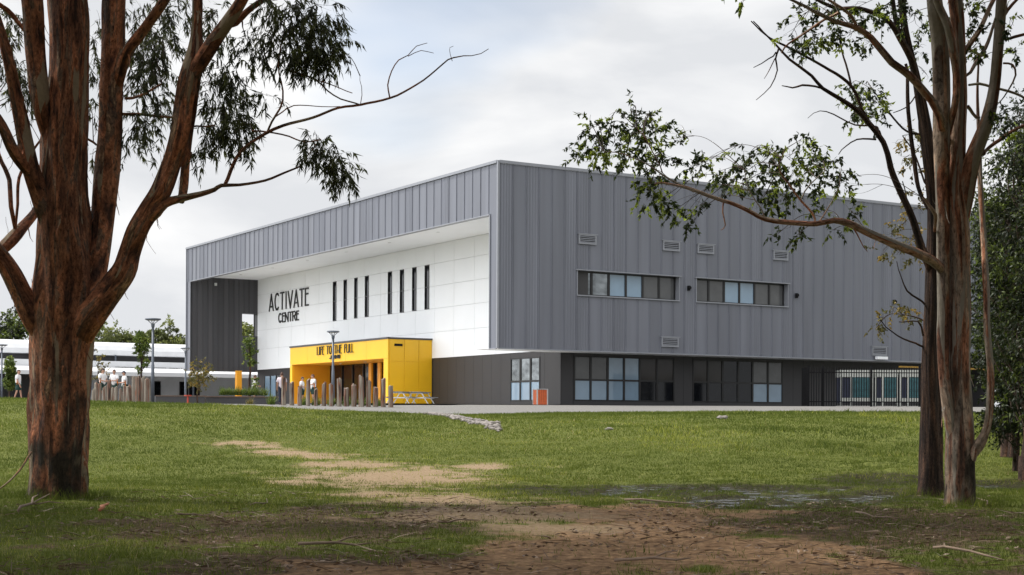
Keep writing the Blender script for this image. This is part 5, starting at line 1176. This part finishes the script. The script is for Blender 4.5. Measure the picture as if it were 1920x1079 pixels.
    if legs == 'shorts': l1, r1_ = mid('lhip', 'lkn', .85), mid('rhip', 'rkn', .85); sub(['pel', 'lhip', l1, 'rhip', r1_], [('pel', 'lhip'), ('lhip', l1), ('pel', 'rhip'), ('rhip', r1_)], [.15, .12, .12, .12, .12], 'shorts', 'shorts')
    else: sub(['pel', 'lhip', 'lkn', 'lan', 'rhip', 'rkn', 'ran'], [('pel', 'lhip'), ('lhip', 'lkn'), ('lkn', 'lan'), ('pel', 'rhip'), ('rhip', 'rkn'), ('rkn', 'ran')], [.13, .1, .075, .06, .1, .075, .06], 'trousers', 'navy')
    for n in 'lr':
        a = J[n+'an']; t = J[n+'toe']; MB().tube([(a[0]*k, (a[1]+.06)*k, .045*k), (a[0]*k, a[1]*k, .055*k), (t[0]*k, t[1]*k, .035*k), (t[0]*k, (t[1]-.04)*k, .03*k)], [.04*k, .05*k, .042*k, .02*k], 8).build('shoe', M['navy'], e, smooth=True)
    return e
person(34, 84, R(88), 'person in white shirt and dark green shorts walking right of the narrow shrub', 1.72, pose='walk', seed=1, hair='hairb', dz=0)
person(192, 78, R(60), 'person in white polo, leftmost of three standing behind the timber posts', 1.74, pose='hold', seed=2)
person(214, 78.5, R(-10), 'person in white polo with orange side, middle of three behind the posts', 1.70, pose='reach', seed=3, hair='hairb')
person(233, 79.5, R(-60), 'person in dark cap and white shirt, rightmost of three behind the posts', 1.66, pose='hold', seed=4, cap=True)
person(477, 89, R(100), 'person in white shirt beyond the planter beside the end wall', 1.70, pose='hold', seed=5, hair='hairb')
person(528, 83, R(190), 'person in pale pink shirt and navy trousers seen from behind by the posts', 1.78, 'shirtp', 'trousers', 'hairb', 'stand', 6, panel=False)
person(566, 87, R(80), 'person with black hair in white shirt standing before the yellow portico wall', 1.58, pose='hold', seed=7)
person(587, 86, R(-60), 'person with brown hair raising a hand before the yellow portico opening', 1.72, pose='reach', seed=8, hair='hairb')
# ------------------------------------------------------------------ grass, litter, stones
def blades():
    Vs = []; Fs = []; Ts = []; i0 = 0
    for (y0, y1, dens, hh, ww) in ((12.5, 22, 620, .050, .009), (22, 37, 520, .050, .011), (37, 52, 330, .048, .016), (52, 75.5, 150, .06, .028)):
        n = int(.40*(y1*y1-y0*y0)*dens)
        Y = np.sqrt(RNG.uniform(y0*y0, y1*y1, n)); r = RNG.uniform(-.40, .40, n); X = r*Y; Z = terrain(X, Y)
        d, l, b, w = masks(X, Y, Z)
        n1_ = fbm(X*.5, Y*.5, 91, 4); n2_ = fbm(X*2.4, Y*2.4, 92, 3)
        keep = RNG.random(n) > (np.clip(d*.97+b*.93+l*.62, 0, .985))
        keep &= ~((w > .35) & (RNG.random(n) < np.where(Z > .012, .30, .93)))
        pxs = 960+F*r; e0 = np.interp(pxs, [-200, 300, 520, 600, 760, 830, 900, 1100, 1900], [70.5, 70.5, 70.3, 69.8, 69, 68.2, 70.5, 72.5, 74])
        keep &= Y < e0+RNG.normal(size=n)*.18
        X, Y, Z, n1_, n2_, pxs = X[keep], Y[keep], Z[keep], n1_[keep], n2_[keep], pxs[keep]; n = len(X)
        H = hh*RNG.uniform(.5, 1.3, n)*(.45+1.2*n2_); tuft = (fbm(X*1.6, Y*1.6, 55, 3) > .60); H = np.where(tuft, H*1.7, H)
        near = np.zeros(n, bool)
        for (tx, ty, tr) in ((-8.5, 28, 1.0), (8.06, 27, .75), (8.5, 30.6, .7)): near |= (np.hypot(X-tx, Y-ty) < tr*(.8+.5*n1_))
        H = np.where(near, H*2.3, H)
        weed = (pxs > 1200) & (Y > 46) & (n2_ > .54) & (fbm(X*.3, Y*.25, 14, 3) > .45); H = np.where(weed, H*1.6, H)
        a = RNG.uniform(0, 6.28, n); wv = ww*RNG.uniform(.6, 1.4, n); lean = RNG.normal(size=(n, 2))*.5
        dx = np.cos(a)*wv/2; dy = np.sin(a)*wv/2*.5
        A = np.stack([X-dx, Y-dy, Z-.01], 1); Bp = np.stack([X+dx, Y+dy, Z-.01], 1); C = np.stack([X+lean[:, 0]*H, Y+lean[:, 1]*H, Z+H], 1)
        Vs.append(np.stack([A, Bp, C], 1).reshape(-1, 3)); i = i0+np.arange(n)*3; Fs.append(np.stack([i, i+1, i+2], 1)); i0 += 3*n
        patch = sst(.35, .65, fbm(X*.18, Y*.14, 97, 3))+np.where(weed, RNG.choice([-1.0, .9], n), 0)
        dd_ = d[keep]; dry = np.where((dd_ > .04) & (RNG.random(n) < .55), RNG.uniform(.3, .5, n), 0)
        Ts.append(np.repeat(dry+np.clip(.09+.50*n1_+.28*patch+.16*n2_+RNG.normal(size=n)*.17, 0, 1-dry), 3))
    o = fast('grass', np.concatenate(Vs), np.concatenate(Fs), M['grass'], None, dict(tone=np.concatenate(Ts)))
    tag(o, 'short green grass on the bank and under the trees', 'grass', kind='stuff')
blades()
def litter():
    n = 13000; Y = np.sqrt(RNG.uniform(13**2, 30**2, n)); X = RNG.uniform(-.38, .38, n)*Y; Z = terrain(X, Y)
    d, l, b, w = masks(X, Y, Z); k = (RNG.random(n) < .18+.75*np.maximum(l, b*.35)) & (fbm(X*.8, Y*.8, 71) > .42)
    X, Y, Z = X[k], Y[k], Z[k]; n = len(X); a = RNG.uniform(0, 6.28, n)
    D = np.stack([np.cos(a), np.sin(a)*.6, RNG.uniform(-.05, .25, n)], 1); D /= np.linalg.norm(D, axis=1)[:, None]
    stick = RNG.random(n) < .35
    L = np.where(stick, RNG.uniform(.1, .5, n), RNG.uniform(.05, .12, n)); Wd = np.where(stick, RNG.uniform(.006, .018, n), RNG.uniform(.015, .035, n))
    V, Fc = leaf_mesh(np.stack([X, Y, Z+.025], 1), D, L, Wd, .08)
    T = np.repeat(np.clip(RNG.normal(.45, .3, n), 0, 1), 5)
    tag(fast('leaf_litter', V, Fc, M['litter'], None, dict(tone=T)), 'dry leaves, bark strips and twigs scattered over the shaded ground', 'leaf litter', kind='stuff')
litter()
def rubble():
    rs = random.Random(5); mb = MB(); bm = bmesh.new()
    for k in range(190):
        t = rs.random(); px = 808+t*128+rs.gauss(0, 5); Y = 66.8-t*9.5+rs.gauss(0, .5)*(.6+t); x = (px-960)/F*Y; z = tz(x, Y); s = rs.uniform(.05, .14)
        r_ = bmesh.ops.create_icosphere(bm, subdivisions=1, radius=s)
        for q in r_['verts']: q.co = Vector((q.co.x*rs.uniform(.8, 1.4)+x, q.co.y+Y, q.co.z*rs.uniform(.5, .9)+z+.04))
    me = bpy.data.meshes.new('rubble'); bm.to_mesh(me); bm.free(); me.materials.append(M['rock']); o = bpy.data.objects.new('rubble', me); COL.objects.link(o)
    tag(o, 'strip of pale broken drainage stones running down the grass bank', 'rubble', kind='stuff')
rubble()
def stone(px, Y, s, label):
    g = groundat(px, Y); bm = bmesh.new(); bmesh.ops.create_icosphere(bm, subdivisions=2, radius=s)
    for q in bm.verts: q.co = Vector((q.co.x*1.5, q.co.y*.9, q.co.z*.6))*(1+.2*math.sin(q.co.x*40+q.co.z*31))
    me = bpy.data.meshes.new('stone'); bm.to_mesh(me); bm.free(); me.materials.append(M['rock']); o = bpy.data.objects.new('stone', me); COL.objects.link(o); o.location = (g[0], g[1], g[2]+s*.4)
    tag(o, label, 'stone')
stone(1354, 63, .16, 'pale stone lying alone in the grass below the right hand windows')
stone(1143, 56, .11, 'small pale stone in the grass below the orange bin')
def stick(px0, py0, px1, py1, r, label, m='stick', name='fallen_branch', fork=True):
    P = []
    for (a, b) in ((px0, py0), (px1, py1)):
        Y = EYE*F/(b-yh(a)); x = (a-960)/F*Y; P.append(Vector((x, Y, tz(x, Y)+.035)))
    d = P[1]-P[0]; L = d.length; rs = random.Random(int(px0)); pts = [P[0]+d*t+Vector((rs.gauss(0, .03)*L, rs.gauss(0, .03)*L, rs.random()*.05)) for t in (0, .25, .5, .75, 1)]
    for q in pts: q.z = max(q.z, tz(q.x, q.y)+.03)
    c = pts[0].copy(); mb = MB().tube([q-c for q in pts], [r, r*.9, r*.8, r*.65, r*.3], 7)
    if fork: b = pts[2]-c; mb.tube([b, b+d*.16+Vector((0, .12*L, .05)), b+d*.3+Vector((0, .16*L, .06))], [r*.6, r*.45, r*.2], 6)
    o = mb.build(name, M[m], None, smooth=True); o.location = c; tag(o, label, 'branch', 'fallen sticks and branches')
stick(1745, 1042, 1875, 1066, .018, 'long pale fallen branch in the grass at bottom right')
stick(1828, 932, 1880, 962, .03, 'fallen branch leaning off the base of the pale gum tree')
stick(560, 1040, 700, 1036, .02, 'dark fallen stick on the litter at bottom centre left')
stick(1150, 1066, 1300, 1070, .018, 'thin dark stick lying across the bare brown earth')
stick(1600, 975, 1690, 985, .018, 'thin stick in the shaded grass left of the pale gum')
stick(20, 975, 60, 945, .025, 'pale dead stick propped beside the foot of the huge gum')
stick(60, 958, 120, 955, .014, 'short pale stick lying in front of the huge gum', fork=False)
stick(330, 985, 400, 980, .014, 'pale twig on the grass right of the huge gum', fork=False)
stick(480, 962, 500, 948, .014, 'short upright looking twig on the grass near the sandy patch', fork=False)
stick(1170, 946, 1330, 952, .02, 'dark stick along the near edge of the puddle', fork=False)
stick(820, 992, 900, 990, .016, 'dark stick beside the brown litter at the middle of the photo', fork=False)
stick(188, 968, 205, 957, .03, 'curled orange brown piece of bark lying right of the huge gum', 'orangebark', 'bark_piece', False)
# unseen trees added past the view edges and behind the camera to shade foreground
grove = [(-15.5, 24, 15, 9, 3.2), (-13, 15, 16, 10, 2.6), (-10, 6, 15, 10, 2.4), (-8, -6, 15, 11, 2.0), (1, -9, 16, 11, 2.0), (9, -6, 15, 11, 2.0), (11, 5, 15, 10, 2.4), (12.5, 14, 16, 10, 3.0), (15.2, 23, 15, 9, 3.2), (-9, 16, 18, 12.5, 9.6), (8.6, 17.5, 17.5, 13, 8.6), (-4.6, 6, 16, 9, 7.0), (8.4, 10, 17, 9, 6.5), (12.2, 19, 16, 9, 4.5)]
gl = ['shade tree outside the left of the view, level with the huge gum', 'shade tree outside the left of the view, second from the huge gum', 'shade tree left of the camera', 'shade tree behind the camera on the left', 'shade tree straight behind the camera', 'shade tree behind the camera on the right', 'shade tree right of the camera', 'shade tree outside the right of the view, second from the pale gum', 'shade tree outside the right of the view, level with the pale gum', 'high crowned tree arching over the left foreground', 'high crowned tree arching over the right foreground', 'tree whose crown spreads right above the camera', 'high crowned tree at the near right of the camera', 'low crowned tree outside the right of the view, nearest the long fallen branch']
for k, (x, Y, h, w, lo) in enumerate(grove):
    bush_tree('shade_tree', gl[k], (x, Y, tz(x, Y)), h, w, min(lo+1, 8), 95, 180, (.42, .19), M['leaf_euc'], M['bark_dark'], 'shade trees around the camera', 160+k, tone=(.1, .6), low=lo, clump_r=.15)
# ------------------------------------------------------------------ render settings
SC.render.engine = 'CYCLES'
SC.cycles.max_bounces = 6; SC.cycles.diffuse_bounces = 3; SC.cycles.glossy_bounces = 3; SC.cycles.transmission_bounces = 2; SC.cycles.transparent_max_bounces = 4
